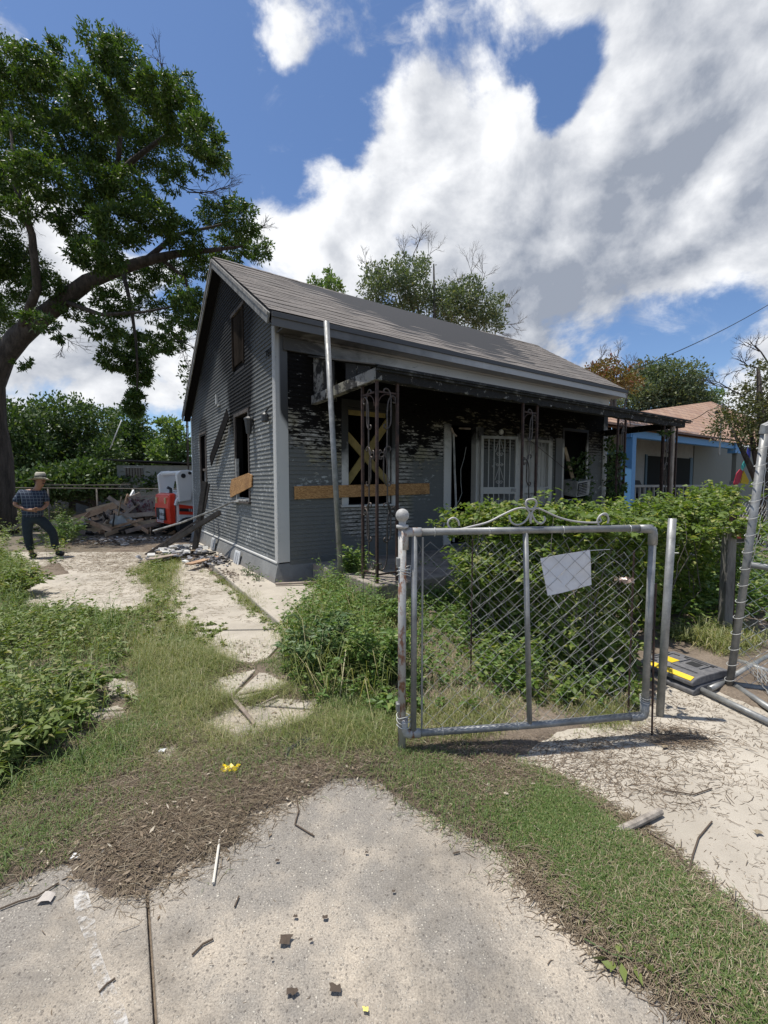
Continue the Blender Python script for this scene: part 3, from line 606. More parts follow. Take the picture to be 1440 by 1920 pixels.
for a,b in (((RX0-.02,EY,EZ-.04),(RX0-.02,RY,RZ-.04)),((RX0-.02,BY,BZ-.04),(RX0-.02,RY,RZ-.04))):
    mb=MB(); mb.bar((a[0],a[1],a[2]-.075),(b[0],b[1],b[2]-.075),.025,.15); hp('rake_board',mb,mat('weathered_rake_paint',(.16,.16,.155),.7,fn=speck((.06,.058,.055),(.24,.24,.23),6,.6,.006)))
    mb=MB(); mb.bar((a[0]-.018,a[1],a[2]-.012),(b[0]-.018,b[1],b[2]-.012),.012,.05); hp('rake_trim',mb,mat('bare_rake_trim',(.3,.28,.25),.7,fn=speck((.09,.085,.08),(.34,.32,.29),9,.6,.004)))
    mb=MB(); mb.bar((RX0/2-.005,a[1],a[2]-.13),(RX0/2-.005,b[1],b[2]-.13),-RX0-.03,.012); hp('rake_soffit',mb,M_black)
ridge=MB()
for k in range(34):
    x=RX0+k*.3; 
    if x>RXR-.1: break
    sg=-.045*math.sin(math.pi*min(1,k/33)); 
    ridge.prism([(x,RY-.13,RZ-.055+sg+.002*(k%2)),(x,RY,RZ+.028+sg+.002*(k%2)),(x,RY+.13,RZ-.055+sg),(x,RY,RZ+.005+sg)],(.315,0,0))
hp('ridge_cap',ridge,M_shingle)
mb=MB(); mb.box(RX0+.02,EY-.022,EZ-.215,RX1,EY,EZ-.035); hp('fascia_board',mb,M_fascia,bevel=.004)
mb=MB(); mb.box(RX0+.02,EY-.045,EZ-.095,RX1,EY-.023,EZ-.02); hp('fascia_trim',mb,mat('dark_drip_trim',(.08,.08,.08),.7),bevel=.004)
mb=MB(); mb.box(-.0,EY,EZ-.205,RX1-.05,-.035,EZ-.185); hp('eave_soffit',mb,M_frieze)
mb=MB(); mb.box(.10,-.055,3.665,HX+.02,-.021,EZ-.206); hp('frieze_board',mb,M_frieze,bevel=.003)
mb=MB(); mb.box(.10,-.075,3.635,HX+.02,-.025,3.664); mb.box(.10,-.09,EZ-.24,HX+.02,-.056,EZ-.207); hp('frieze_moulding',mb,M_frieze)
# window and door casings, windows
def casing(o,w,m,head=True,sill=True,axis='x',names='window_casing'):
    a,b,c,d=o; P=lambda s0,s1,z0,z1,dp: (MB().box(s0,-dp,z0,s1,-.021 if False else 0.0,z1) if axis=='x' else MB().box(-dp,s0,z0,0,s1,z1))
    hp(names,P(a-w,a,c-(.02 if sill else 0),d,.034),m,bevel=.002); hp(names,P(b,b+w,c-(.02 if sill else 0),d,.034),m,bevel=.002)
    if head: hp(names,P(a-w,b+w,d,d+w,.036),m,bevel=.002)
    if sill: hp('window_sill',P(a-w-.02,b+w+.02,c-.055,c-.02,.07),m,bevel=.002)
casing(frontO[0],.12,M_trimlow); casing(frontO[3],.07,M_trim)
M_sidecas=mat('burnt_side_casing',(.1,.09,.08),.85,fn=speck((.015,.014,.013),(.13,.105,.09),4,.8,.008,stretch=(1,1,.3)))
casing(sideO[0],.06,M_sidecas,True,True,'y'); casing(sideO[1],.05,M_sidecas,True,True,'y')
# sash remains in the rear side window
mb=MB(); mb.box(.02,5.28,1.3,.05,5.33,2.8); mb.box(.02,4.98,1.95,.05,5.68,2.0); hp('window_sash',mb,M_sidecas)
mb=MB(); mb.box(.06,5.0,1.32,.066,5.66,1.95); hp('window_board',mb,mat('sooty_board',(.16,.16,.155),.8))
# inner jamb and board seen in the side window
mb=MB(); mb.bar((.08,1.52,2.85),(.14,1.47,1.9),.06,.10); hp('jamb_board',mb,mat('tan_board',(.33,.24,.14),.8))
mb=MB(); mb.box(-.035,2.22,1.3,.02,2.275,2.1); hp('window_jamb',mb,mat('pale_jamb',(.33,.34,.33),.8,fn=speck((.05,.05,.05),(.42,.43,.42),3,.4)))
mb=MB(); mb.box(-.07,1.50,1.285,.06,2.15,1.31); hp('broken_sill_paint',mb,mat('flaked_sill',(.4,.4,.38),.8,fn=speck((.06,.055,.05),(.5,.5,.48),20,.6)))
def slopy(a,b,z0,z1,dep,th,m,name,jag=True):
    """board along the side wall with ragged ends"""
    return None
# strand board piece nailed across the side window
mb=MB(); mb.prism([(-.045,2.72,1.48),(-.045,2.55,1.70),(-.045,1.42,1.80),(-.045,1.18,1.76),(-.045,1.22,1.56),(-.045,1.6,1.50),(-.045,2.66,1.33)],(.016,0,0)); hp('strand_board_strip',mb,M_osb)
# gable vent panel (boarded, charred)
mb=MB(); mb.box(-.018,1.64,3.87,.0,2.28,4.78); pnl=hp('gable_panel',mb,mat('charred_panel',(.008,.007,.006),1.0,spec=0.0,fn=speck((.010,.009,.008),(.04,.032,.026),3,.6,.006,stretch=(1,1,.3))))
for a,b in ((1.57,1.635),(2.285,2.35)):
    MB().box(-.04,a,3.80,.0,b,4.9).build('panel_trim',MATS['charred_panel'],pnl)
MB().box(-.045,1.5,4.81,.0,2.4,4.87).build('panel_trim',MATS['burnt_side_casing'],pnl)
# openings of the front: window 1 boards
def fboard(u0,v0,u1,v1,w,off,th,m,name):
    """board lying against the front at y=off between two pixels"""
    def f(u,v):
        d=ray(u,v); n=(-math.sin(AH),math.cos(AH)); t=(n[0]*OX+n[1]*OY+off)/(n[0]*d.x+n[1]*d.y); q=loc((d.x*t,d.y*t)); return (q[0],off,CH+d.z*t)
    mb=MB(); mb.bar(f(u0,v0),f(u1,v1),th,w,up=(0,0,1)); return hp(name,mb,m)
fboard(552,924,805,916,.205,-.055,.014,M_osb,'strand_board_strip')
fboard(648,770,722,777,.13,.05,.03,M_yboard,'cross_board')
fboard(649,815,728,905,.13,.045,.03,M_yboard,'cross_board')
fboard(650,905,728,790,.13,.075,.03,M_yboard,'cross_board')
mb=MB(); mb.box(1.22,.03,1.27,1.26,.1,2.9); mb.box(2.08,.03,1.27,2.12,.1,2.9); mb.box(1.22,.03,2.86,2.12,.1,2.9); hp('window_frame',mb,M_trimlow)
# door 1 casing and opening; wires hanging
casing(frontO[1],.15,M_trim,False,False,'x','door_casing'); casing(frontO[2],.14,M_trim,False,False,'x','door_casing')
mb=MB(); mb.box(3.5,-.02,.40,3.55,.12,2.78); mb.box(4.23,-.02,.40,4.28,.12,2.78); hp('door_jamb',mb,M_trim)
mb=MB(); mb.tube([(3.60,-.05,.45),(3.63,-.08,1.2),(3.61,-.05,1.9),(3.58,-.04,2.6)],.022,6); hp('hanging_conduit',mb,M_acw)
mb=MB(); mb.tube([at(872,838,9.0)-Vector((OX,OY,0)) for _ in (0,)]+[],.004,4) if False else None
def hl(u,v,off):
    d=ray(u,v); n=(-math.sin(AH),math.cos(AH)); t=(n[0]*OX+n[1]*OY+off)/(n[0]*d.x+n[1]*d.y); q=loc((d.x*t,d.y*t)); return (q[0],off,CH+d.z*t)
mb=MB(); mb.tube([hl(u,v,-.06) for u,v in ((874,838),(870,860),(864,880),(864,905),(866,925),(860,940),(848,955),(836,968),(826,985))],.006,5); hp('loose_cable',mb,mat('white_cable',(.3,.3,.28),.6))
mb=MB(); mb.tube([hl(u,v,-.12) for u,v in ((960,790),(990,823),(1030,855),(1060,880))],.006,5); hp('loose_cable',mb,M_iron)
mb=MB(); mb.tube([hl(u,v,-.05) for u,v in ((846,802),(850,812),(856,818))],.02,5); mb.tube([hl(u,v,.05) for u,v in ((861,803),(882,804))],.02,5); hp('dangling_insulation',mb,M_woodgr)
mb=MB(); c=hl(940,810,-.05); mb.lathe((0,0,0),[(.001,-.02),(.055,-.02),(.06,0),(.05,.02),(.001,.025)],14); o=hp('porch_lamp_base',mb,mat('pale_lamp',(.6,.6,.55),.5)); o.rotation_euler=(R(90),0,0); o.location=c
# security doors ---------------------------------------------------
def scroll(c,r,turns,a0,ccw=1,n=22):
    return [(c[0]+math.cos(a0+ccw*t*turns*2*math.pi)*r*(1-.8*t), c[1]+math.sin(a0+ccw*t*turns*2*math.pi)*r*(1-.8*t)) for t in [i/n for i in range(n+1)]]
def secdoor(x,y,ang,w,h,z0,m,nb=5):
    d=empty('security_door'); d.parent=house; d.location=(x,y,z0); d.rotation_euler=(0,0,ang)
    mb=MB(); mb.box(0,-.02,0,.06,.02,h); mb.box(w-.06,-.02,0,w,.02,h); mb.box(.06,-.02,h-.06,w-.06,.02,h); mb.box(.06,-.02,0,w-.06,.02,.05); mb.box(.06,-.022,.98,w-.06,.022,1.12); mb.build('door_frame',m,d,bevel=.003)
    for k in range(nb):
        xx=.06+(w-.12)*(k+1)/(nb+1); MB().box(xx-.008,-.008,.05,xx+.008,.008,.98).build('bar',m,d); MB().box(xx-.008,-.008,1.12,xx+.008,.008,h-.06).build('bar',m,d)
    cx=w/2
    for zc in (1.25,h-.35,.5):
        for s in (-1,1):
            MB().tube([(cx+s*.012,-.012,zc+.28),(cx+s*.10,-.012,zc+.02)],.006,5).build('brace',m,d)
            MB().tube([(cx+s*.04+s*a,-.014,zc-.03+b) for a,b in scroll((0.0,0),.04,1.3,0)],.006,5).build('scroll',m,d)
            MB().tube([(cx+s*.05+s*a,-.014,zc+.33+b) for a,b in scroll((0,0),.035,1.3,0)],.006,5).build('scroll',m,d)
    MB().box(w-.14,-.045,1.02,w-.05,-.022,1.09).build('latch',M_acw,d)
    return d
secdoor(4.30,-.08,R(-18),.86,2.18,.42,M_whitemetal)
secdoor(5.62,-.07,R(0),.96,2.2,.42,M_whitemetal,6)
mb=MB(); mb.box(5.6,.0,.40,6.6,.04,2.72); dd=hp('panel_door',mb,mat('white_door_sooty',(.4,.4,.39),.6,fn=f_white(2.3,2.7)))
for zz2 in (.5,1.2,1.95):
    for xx in (5.68,6.14): MB().box(xx,-.012,zz2,xx+.38,-.001,zz2+.55).build('door_panel',MATS['white_door_sooty'],dd,bevel=.004)
# grey panel between door and window, window 2 contents
mb=MB(); mb.box(6.85,-.05,.9,7.1,-.022,2.7); hp('grey_panel_board',mb,mat('grey_panel',(.13,.13,.13),.7))
mb=MB(); mb.bar((7.32,.05,2.5),(7.62,.0,1.75),.03,.10); hp('leaning_lath',mb,M_woodlt)
ac=empty('window_air_conditioner'); ac.parent=house; ac.location=(7.35,-.28,1.28); ac.rotation_euler=(R(8),R(-6),0)
MB().box(0,0,0,.55,.4,.38).build('casing_box',M_acw,ac,bevel=.01); MB().box(.04,-.012,.04,.40,-.001,.34).build('grille',M_rubber,ac)
for k in range(7): MB().box(.05,-.022,.06+k*.04,.39,-.013,.072+k*.04).build('slat',M_acw,ac)
# porch -----------------------------------------------------------------
PY=-1.9; PX0,PX1=.45,8.95
mb=MB(); mb.box(.52,PY-.12,-.05,HX-.1,-.10,.34); hp('porch_slab',mb,M_porchc,bevel=.02)
mb=MB(); mb.prism([(PX0+.05,PY-.11,3.036),(PX0+.05,-.03,3.60),(PX0+.05,-.03,3.625),(PX0+.05,PY-.11,3.05)],(PX1-PX0,0,0)); hp('porch_roof_deck',mb,mat('sooty_porch_ceiling',(.02,.019,.018),.9,fn=speck((.008,.008,.008),(.035,.03,.027),3,.6)))
mb=MB(); n=12
rows=[[],[],[],[]]
for k in range(91):
    x=PX0+.1+(PX1-PX0-.2)*k/90; j=lambda a:random.gauss(0,a)
    for r_i,(yy,zz2) in enumerate(((PY-.05,2.88),(PY-.055,3.03),(PY+.06,3.03),(PY+.06,2.88))): rows[r_i].append((x,yy+j(.005),zz2+(j(.009) if r_i in (0,1) else 0)))
mb.grid(rows+[rows[0]]); hp('porch_beam',mb,M_char,fixn=False)
mb=MB(); mb.box(PX0+.1,PY-.09,2.985,PX1+.1,PY-.055,3.01); mb.box(PX0+.1,PY-.115,3.014,PX1+.14,PY-.09,3.034); hp('porch_edge_trim',mb,mat('burnt_edge_paint',(.05,.05,.05),.85,fn=speck((.010,.010,.010),(.16,.155,.145),5,.6,.006,.5,.72)))
mb=MB(); mb.prism([(PX0+.1,PY-.05,2.88),(PX0+.1,-.04,2.86),(PX0+.1,-.04,3.0),(PX0+.1,PY-.05,3.03)],(.10,0,0)); hp('porch_side_beam',mb,M_charash,bevel=.01)
mb=MB(); mb.prism([(PX1-.2,PY-.05,2.88),(PX1-.2,-.04,2.86),(PX1-.2,-.04,3.0),(PX1-.2,PY-.05,3.03)],(.10,0,0)); hp('porch_side_beam',mb,M_char,bevel=.01)
# burnt boards closing the open triangle beside the beam (gaps left)
for k,(ya,yb) in enumerate(((-.10,-.42),(-.46,-.80),(-1.15,-1.45),(-1.47,-1.8))):
    za,zb=3.60+(ya+.03)*.302,3.60+(yb+.03)*.302
    mb=MB(); mb.prism([(PX0+.12,ya,3.0),(PX0+.12,yb,3.02),(PX0+.12,yb,zb),(PX0+.12,ya,za)],(.02,0,0)); hp('gable_end_board',mb,M_charash if k in (0,) else M_char)
for k in range(15):
    x=.75+k*.58
    mb=MB(); mb.bar((x,PY+.02,3.0),(x,-.05,3.55),.04,.08); hp('rafter',mb,M_black)
# house wall remnant board on the burnt corner
mb=MB(); mb.bar((.85,-.05,3.30),(.85,-.05,2.95),.30,.025,up=(0,1,0)); hp('charred_remnant',mb,M_charash)
# iron posts -----------------------------------------------------------
def trellis(x,y,ang,w,z0,z1,m,posts=(1,1)):
    t=empty('iron_trellis_post'); t.parent=house; t.location=(x,y,z0); t.rotation_euler=(0,0,ang); h=z1-z0
    for s,on_ in zip((0,w),posts):
        if on_: MB().box(s-.016,-.016,0,s+.016,.016,h).build('upright',m,t)
    MB().box(.016,-.01,h-.14,w-.016,.01,h-.12).build('crossbar',m,t); MB().box(.016,-.01,.10,w-.016,.01,.12).build('crossbar',m,t)
    cx=w/2
    MB().tube([(cx+math.cos(a)*(w/2-.018),0,h-.30+math.sin(a)*.15) for a in np.linspace(0,math.pi,14)],.007,5).build('arch',m,t)
    def spiral(odd,K,n=54):
        th=0.;x_=z_=0.;P=[]
        for k in range(n+1):
            sN=k/n; u_=2*sN-1; kap=K*(u_**3 if odd else abs(u_)**3.2); P.append((x_,z_)); th+=kap/n; x_+=math.sin(th)/n; z_+=math.cos(th)/n
        P=np.array(P); mid=P[n//2]; dv=P[n//2+3]-P[n//2-3]; a=math.atan2(dv[0],dv[1]); c_,s_=math.cos(a),math.sin(a); P=(P-mid)@np.array([[c_,s_],[-s_,c_]]); return P
    S1=spiral(True,46); S2=spiral(False,40)
    z_0=.16; k=0
    while z_0<h-.55:
        sg=1 if k%2==0 else -1
        for (S,hh_,zo,sx) in ((S1,.78,0,sg),(S2,.50,.36,-sg)):
            P=S.copy(); P[:,0]*=sx; ext=P.max(0)-P.min(0); f=hh_/ext[1]; fx=min(f,(w-.05)/ext[0]); cen=(P.max(0)+P.min(0))/2; P=(P-cen)*np.array([fx,f])
            MB().tube([(cx+a,(.003 if sx>0 else -.003),z_0+hh_/2+zo+b) for a,b in P],.0105,5,cap=False).build('scroll',M_iron2,t,smooth=True)
        z_0+=.72; k+=1
trellis(.60,PY,0,.31,.34,2.88,M_iron); trellis(.60,PY+.04,R(90),.31,.34,2.88,M_iron,(0,1))
trellis(3.35,PY,0,.35,.34,2.88,M_iron); trellis(6.15,PY,0,.27,.34,2.88,M_iron)
trellis(8.0,PY,0,.30,.34,2.88,M_iron); trellis(8.6,PY,R(90),.30,.34,2.88,M_iron)
mb=MB(); mb.box(8.35,PY-.04,.34,8.43,PY+.04,2.88); hp('wood_prop',mb,M_woodgr)
# burnt sofa on the porch
sofa=empty('burnt_sofa',W(4.9,-1.0,.34),AH,'charred black armchair seat standing on the porch by the second door','armchair')
MB().box(0,0,.12,1.7,.7,.42).build('seat',M_wooddk,sofa,bevel=.05); MB().box(0,.55,.42,1.7,.8,.78).build('backrest',M_wooddk,sofa,bevel=.05)
for xx in (-.18,1.7): MB().box(xx,0,.0,xx+.18,.8,.58).build('armrest',M_wooddk,sofa,bevel=.04)
# side wall fittings
la=empty('wall_lantern'); la.parent=house; la.location=(-.10,1.12,2.60)
M_fitting=mat('sooty_fitting',(.05,.05,.05),.5,.3)
MB().lathe((0,0,0),[(.045,-.13),(.075,.10),(.085,.11),(.085,.13),(.03,.17)],8).build('lantern_body',M_fitting,la); MB().tube([(.09,0,.2),(0,0,.22),(0,0,.16)],.012,6).build('bracket',M_fitting,la)
mb=MB(); mb.lathe((-.09,.28,2.66),[(.03,-.09),(.06,-.07),(.06,.03),(.03,.06)],10); mb.tube([(-.09,.28,2.72),(-.06,.16,2.80),(-.03,.1,2.82)],.014,6); hp('flood_lamp',mb,M_fitting)
mb=MB(); mb.box(-.06,3.62,3.36,-.022,3.72,3.58); mb.box(-.05,3.4,3.30,-.022,3.62,3.34); hp('meter_box',mb,M_acw)
mb=MB(); mb.box(-.05,2.65,2.62,-.022,2.70,2.76); mb.box(-.05,3.1,2.56,-.022,3.16,2.62); hp('small_junction_box',mb,M_acw)
# clutter against the side wall -------------------------------------------
def plank(name,a,b,w,t,m,label,cat='plank',group=None,up=(0,0,1)):
    a=Vector(a);b=Vector(b); r=empty(name,a) if False else None
    mb=MB(); mb.bar(a,b,w,t,up=up); o=mb.build(name,m,bevel=.002 if t>.01 else 0); return tag(o,label,cat,group)
mb=MB(); mb.bar((-.09,2.55,3.0),(-.13,4.0,2.12),.02,.24,up=(0,0,1)); o=hp('charred_hanging_board',mb,M_black)
def Wt(x,y,z): return W(x,y,z)
plank('charred_post',Wt(-.55,3.95,-.02),Wt(-.25,4.05,1.66),.10,.10,M_wooddk,'black charred timber standing upright against the side wall','timber')
plank('charred_frame_post',Wt(-.42,4.5,0),Wt(-.10,4.45,1.62),.06,.08,M_sidecas,'thin burnt window frame leg beside the upright black timber','timber')
plank('fallen_beam',Wt(-1.3,4.9,-.02),Wt(-.25,2.75,1.02),.08,.09,M_wooddk,'long black beam slanting from the ground up to the side window','beam')
mb=MB(); mb.tube([Wt(-.06,1.95,1.27),Wt(-.12,2.3,1.25),Wt(-.3,3.1,1.05),Wt(-.7,4.6,.7),Wt(-1.15,5.9,.42)],[.022]*5,7); tag(mb.build('bent_pipe',mat('sooty_pipe',(.22,.22,.21),.6,.3,fn=speck((.04,.04,.04),(.45,.45,.43),2,.1))),'long bent metal pipe hanging out of the side window towards the loader','pipe')
plank('thin_charred_lath',Wt(-1.45,4.7,0),Wt(-.5,3.7,.8),.02,.04,M_sidecas,'thin burnt lath leaning under the fallen beam','lath')
# debris on the raised path
deb=[((-.25,2.9,.10),(-.95,2.15,.12),.16,.03,M_wood,'brown split board lying on the raised path near the white vent'),
     ((-.9,3.6,.12),(-1.5,3.1,.13),.18,.02,M_woodgr,'grey weathered board flat at the head of the path'),
     ((-.2,3.4,.11),(-.75,3.2,.13),.05,.03,M_wooddk,'short black stick across the ash by the wall'),
     ((-.5,3.9,.12),(-1.3,3.9,.15),.07,.02,M_woodlt,'pale lath in the rubble beside the charred post'),
     ((-.15,-.25,.11),(.45,-.55,.12),.05,.03,M_woodgr,'grey stick lying at the foot of the house corner')]
for i,(a,b,w,t,m,l) in enumerate(deb): plank('broken_board',Wt(*a),Wt(*b),w,t,m,l)
def rubble(name,cx,cy,sx,sy,n,mats,size,label,z=.08,hgt=.05,rot=AH):
    for mi,m in enumerate(mats):
        k=n//len(mats); V=[];F=[]
        for i in range(k):
            r=abs(random.gauss(0,.5)); a=random.uniform(0,6.28); x=cx+math.cos(rot)*sx*r*math.cos(a)-math.sin(rot)*sy*r*math.sin(a); y=cy+math.sin(rot)*sx*r*math.cos(a)+math.cos(rot)*sy*r*math.sin(a)
            s=size*random.uniform(.4,1.5); zz2=z+hgt*max(0,1-r)*random.random()+s*.2
            mt=Matrix.Rotation(random.uniform(0,6.28),3,'Z')@Matrix.Rotation(random.gauss(0,.5),3,'X')
            b=len(V)
            for dx,dy,dz in ((-1,-.6,-.2),(1,-.5,-.2),(.8,.6,-.2),(-.9,.5,-.2),(-.8,-.5,.2),(.9,-.6,.2),(1,.5,.2),(-.7,.6,.2)):
                p=mt@Vector((dx*s*random.uniform(.7,1.2),dy*s,dz*s)); V.append((x+p.x,y+p.y,zz2+p.z))
            F+= [(b+3,b+2,b+1,b),(b+4,b+5,b+6,b+7),(b,b+1,b+5,b+4),(b+1,b+2,b+6,b+5),(b+2,b+3,b+7,b+6),(b+3,b,b+4,b+7)]
        mb=MB(); mb.add(V,F); o=mb.build(name,m); o['kind']='stuff'; o['label']=label; o['category']='rubble'
M_ash=mat('grey_ash',(.18,.18,.19),.9,fn=speck((.05,.05,.055),(.34,.34,.36),9,.5)); M_plaster=mat('white_plaster',(.55,.54,.51),.9)
c=W(-.45,2.6); rubble('ash_rubble',c.x,c.y,.45,1.0,420,[M_ash,M_wooddk],.03,'grey ash and burnt chips strewn along the foundation')
c=W(-.8,4.1); rubble('plaster_rubble',c.x,c.y,.7,1.0,200,[M_plaster,M_ash],.06,'white plaster lumps and ash heaped by the charred post',hgt=.15)
c=W(-.5,.9); rubble('scattered_grit',c.x,c.y,.5,1.2,160,[M_woodgr,M_soil],.016,'small chips scattered on the raised path')
mb=MB(); mb.lathe((0,0,0),[(.001,0),(.03,.01),(.035,.06),(.03,.15),(.012,.2),(.001,.21)],10); o=mb.build('plastic_bottle',M_white,smooth=True); o.location=W(.42,-.42,.03); o.rotation_euler=(R(88),0,R(60)); tag(o,'white plastic bottle lying beside the porch slab corner','bottle')
# round steel pole in front of the house
b0=Vector((*G(641,1120),0)); t0=at(612,603,b0.y-.15)
mb=MB(); mb.tube([b0+(t0-b0)*0,t0],.038,16); pol=mb.build('steel_pole',M_galv,smooth=False); tag(pol,'tall leaning galvanised pole standing in the weeds before the house corner','pole')
for p in pol.data.polygons: p.use_smooth=len(p.vertices)==4
# ================================================================= GATE
GO=(.117,2.5); GA=math.atan2(2.703-2.5,1.68-.117); GW=1.576
gate=empty('chain_link_gate',(GO[0],GO[1],0),GA,'open pipe-framed chain-link gate with scroll ornament on its top rail','gate')
gt=lambda u,v:(lambda q:(q[0],0,q[1]))(plane_at(u,v,GO,GA))
ZB,ZT=.125,1.325
def gpart(name,mb,m,**k): return mb.build(name,m,gate,**k)
def smooth_sides(o):
    for p in o.data.polygons: p.use_smooth=len(p.vertices)==4
    return o
TL=gt(770,995); BL=gt(772,1378)
rl,rr=.028,GW-.02
smooth_sides(gpart('top_rail',MB().tube([(rl,0,ZT),(rr,0,ZT+.005)],.0215,14),M_galv)); smooth_sides(gpart('bottom_rail',MB().tube([(rl,0,ZB),(.8,0,ZB-.004),(rr,0,ZB+.008)],.0215,14),M_galv))
smooth_sides(gpart('side_rail',MB().tube([(rl+.03,0,ZB),(rl+.03,0,ZT)],.018,12),M_galv)); smooth_sides(gpart('side_rail',MB().tube([(rr,0,ZB),(rr+.01,0,ZT)],.0215,14),M_galv))
smooth_sides(gpart('middle_rail',MB().tube([(gt(985,1000)[0],0,ZT),(gt(993,1350)[0],0,ZB)],.0165,12),M_galv))
for (x,z_,dx,dz) in ((rl-.03,ZT,1,-1),(rr+.01,ZT,-1,-1),(rl-.03,ZB,1,1),(rr,ZB,-1,1)):
    m=M_rustpaint if (x<.5) else M_galv
    smooth_sides(gpart('elbow_fitting',MB().tube([(x+dx*.10,0,z_),(x+dx*.03,0,z_),(x+dx*.008,0,z_+dz*.008),(x,0,z_+dz*.03),(x,0,z_+dz*.10)],.027,14),m))
# post with the ball at the free end
post=empty('gate_post',(*Vector((GO[0]-.0,GO[1]+.0,0)),) if False else (GO[0]-.012,GO[1]-.002,0),GA,'rusty silver-painted post with a ball on top, left of the gate','post')
smooth_sides(MB().tube([(0,0,.02),(0,0,1.36)],.0235,14).build('post_pipe',M_rustpaint,post))
MB().lathe((0,0,1.35),[(.036,0),(.036,.016),(.020,.02),(.021,.036)]+[(.039*math.cos(a),.072+.039*math.sin(a)) for a in np.linspace(-1.05,1.56,12)],20).build('ball_finial',mat('aged_white_paint',(.45,.44,.42),.6,fn=speck((.30,.29,.27),(.52,.51,.49),12,.4)),post,smooth=True)
for zz2 in (1.12,1.08,.24,.21,.18,1.10):
    MB().tube([(math.cos(a)*.031+(.02 if math.cos(a)>0 else 0),math.sin(a)*.03,zz2+.008*math.sin(a*2+zz2*40)) for a in np.linspace(0,6.4,18)],.0028,5).build('tie_wire',M_wire,post)
for zz2 in (1.13,.27):
    MB().box(-.035,-.02,zz2,-.012,.02,zz2+.05).build('hinge_clamp',M_galv,post,bevel=.006)
for u in (815,917,1055,1180):
    x=gt(u,990)[0]; gpart('tie_wire',MB().tube([(x+.003*math.sin(a),math.sin(a)*.025,ZT+math.cos(a)*.026) for a in np.linspace(0,6.3,14)],.002,5),M_wire)
for u in (830,970):
    x=gt(u,1370)[0]; gpart('tie_wire',MB().tube([(x+.003*math.sin(a),math.sin(a)*.025,ZB+math.cos(a)*.026) for a in np.linspace(0,6.3,14)],.002,5),M_wire)
for k in (0,1,2): gpart('tie_wire',MB().tube([(rr+math.cos(a)*.03,math.sin(a)*.026,ZB+.1+k*.014+.01*math.sin(a)) for a in np.linspace(0,6.4,16)],.002,5),M_wire)
def chainlink(name,parent,x0,x1,z0,z1,step,r,m,sag=.01,y=0,seed=1):
    """woven wires, one zigzag strand after another"""
    rr_=random.Random(seed); mb=MB(); n=int((x1-x0)/step); hz=step
    for i in range(n+1):
        cx=x0+(i+.0)*step; pts=[]; k=0; zc=z0
        while zc<=z1+.001:
            s=(1 if ((k+i)%2)==0 else -1); x=cx+s*step*.53; x=min(max(x,x0-.0),x1+.0)
            d=sag*math.sin(zc*3.1+cx*2.2+seed)+rr_.gauss(0,.0012); zd=sag*.9*math.sin(cx*5+zc*2)+rr_.gauss(0,.0012)
            pts.append((x+d,y+s*.0022+.006*math.sin(cx*4+zc*5),min(max(zc+zd,z0-.005),z1+.01))); zc+=hz*.94; k+=1
        mb.tube(pts,r,3,cap=False)
    o=mb.build(name,m,parent,fixn=False); o['kind']='stuff'; return o
chainlink('wire_mesh',gate,rl+.06,rr-.05,ZB+.02,ZT-.03,.052,.0018,mat('dull_old_wire',(.24,.235,.22),.6,.2),.013,.004)
# tension bars
gpart('tension_bar',MB().box(rl+.075,-.003,ZB+.02,rl+.085,.003,ZT-.03),M_galv); 
# scroll ornament
def strap(pts,m=M_wire,r=.006): 
    P=[gt(u,v) for u,v in pts]; Q=[]
    for i in range(len(P)-1):
        p0,p1,p2,p3=[Vector(P[max(0,min(len(P)-1,i+k))]) for k in (-1,0,1,2)]
        for t in (0,.25,.5,.75): Q.append(.5*((2*p1)+(p2-p0)*t+(2*p0-5*p1+4*p2-p3)*t*t+(3*p1-3*p2+p3-p0)*t**3))
    Q.append(Vector(P[-1])); gpart('scroll_strap',MB().tube(Q,r,6),m,smooth=True)
M_scr=mat('grey_painted_strap',(.40,.39,.37),.55,.3)
strap([(861,986),(859,977),(851,971),(842,975),(840,984),(846,991),(862,992),(885,987),(915,979),(945,964),(968,954),(985,953),(993,962),(994,978)],M_scr)
strap([(955,966),(958,978),(968,984),(980,981),(989,972),(994,960)],M_scr)
strap([(996,936),(988,938),(986,946),(990,953),(996,955),(1003,951),(1006,943),(1002,937),(996,936)],M_scr,.007)
strap([(1140,968),(1136,963),(1129,964),(1124,970),(1127,977),(1115,980),(1080,978),(1050,971),(1025,960),(1008,953),(999,958),(996,968),(995,982)],M_scr)
strap([(996,960),(1003,975),(1014,982),(1022,975),(1020,968)],M_scr)
strap([(1123,986),(1120,976),(1126,966),(1136,965),(1141,972),(1139,982)],M_scr)
# blank sheet tied to the mesh
sg=empty('blank_sign',(GO[0],GO[1],0),GA,'blank white plastic sheet hung crooked on the gate mesh','sign')
c4=[gt(1015,1048),gt(1107,1031),gt(1113,1098),gt(1029,1118)]
P=[]
for i in range(7):
    row=[]
    for j in range(7):
        s,t=j/6,i/6; a=Vector(c4[0]).lerp(Vector(c4[1]),s); b=Vector(c4[3]).lerp(Vector(c4[2]),s); p=a.lerp(b,t); p.y=.014+.008*math.sin(s*5)*math.sin(t*4+1); row.append(p)
    P.append(row)
mb=MB(); mb.grid(P); o=mb.build('sheet',M_paper,sg,fixn=False); so=o.modifiers.new('s','SOLIDIFY'); so.thickness=.0015
MB().tube([gt(1107,1032),gt(1144,1030)],.002,5).build('tie',M_white,sg); MB().tube([gt(1032,1116),(gt(1050,1140))],.002,5).build('tie',M_white,sg)
def gw(u,v,dy=0):
    x,_,z_=gt(u,v); return Vector((GO[0]+x*math.cos(GA)-dy*math.sin(GA),GO[1]+x*math.sin(GA)+dy*math.cos(GA),z_))
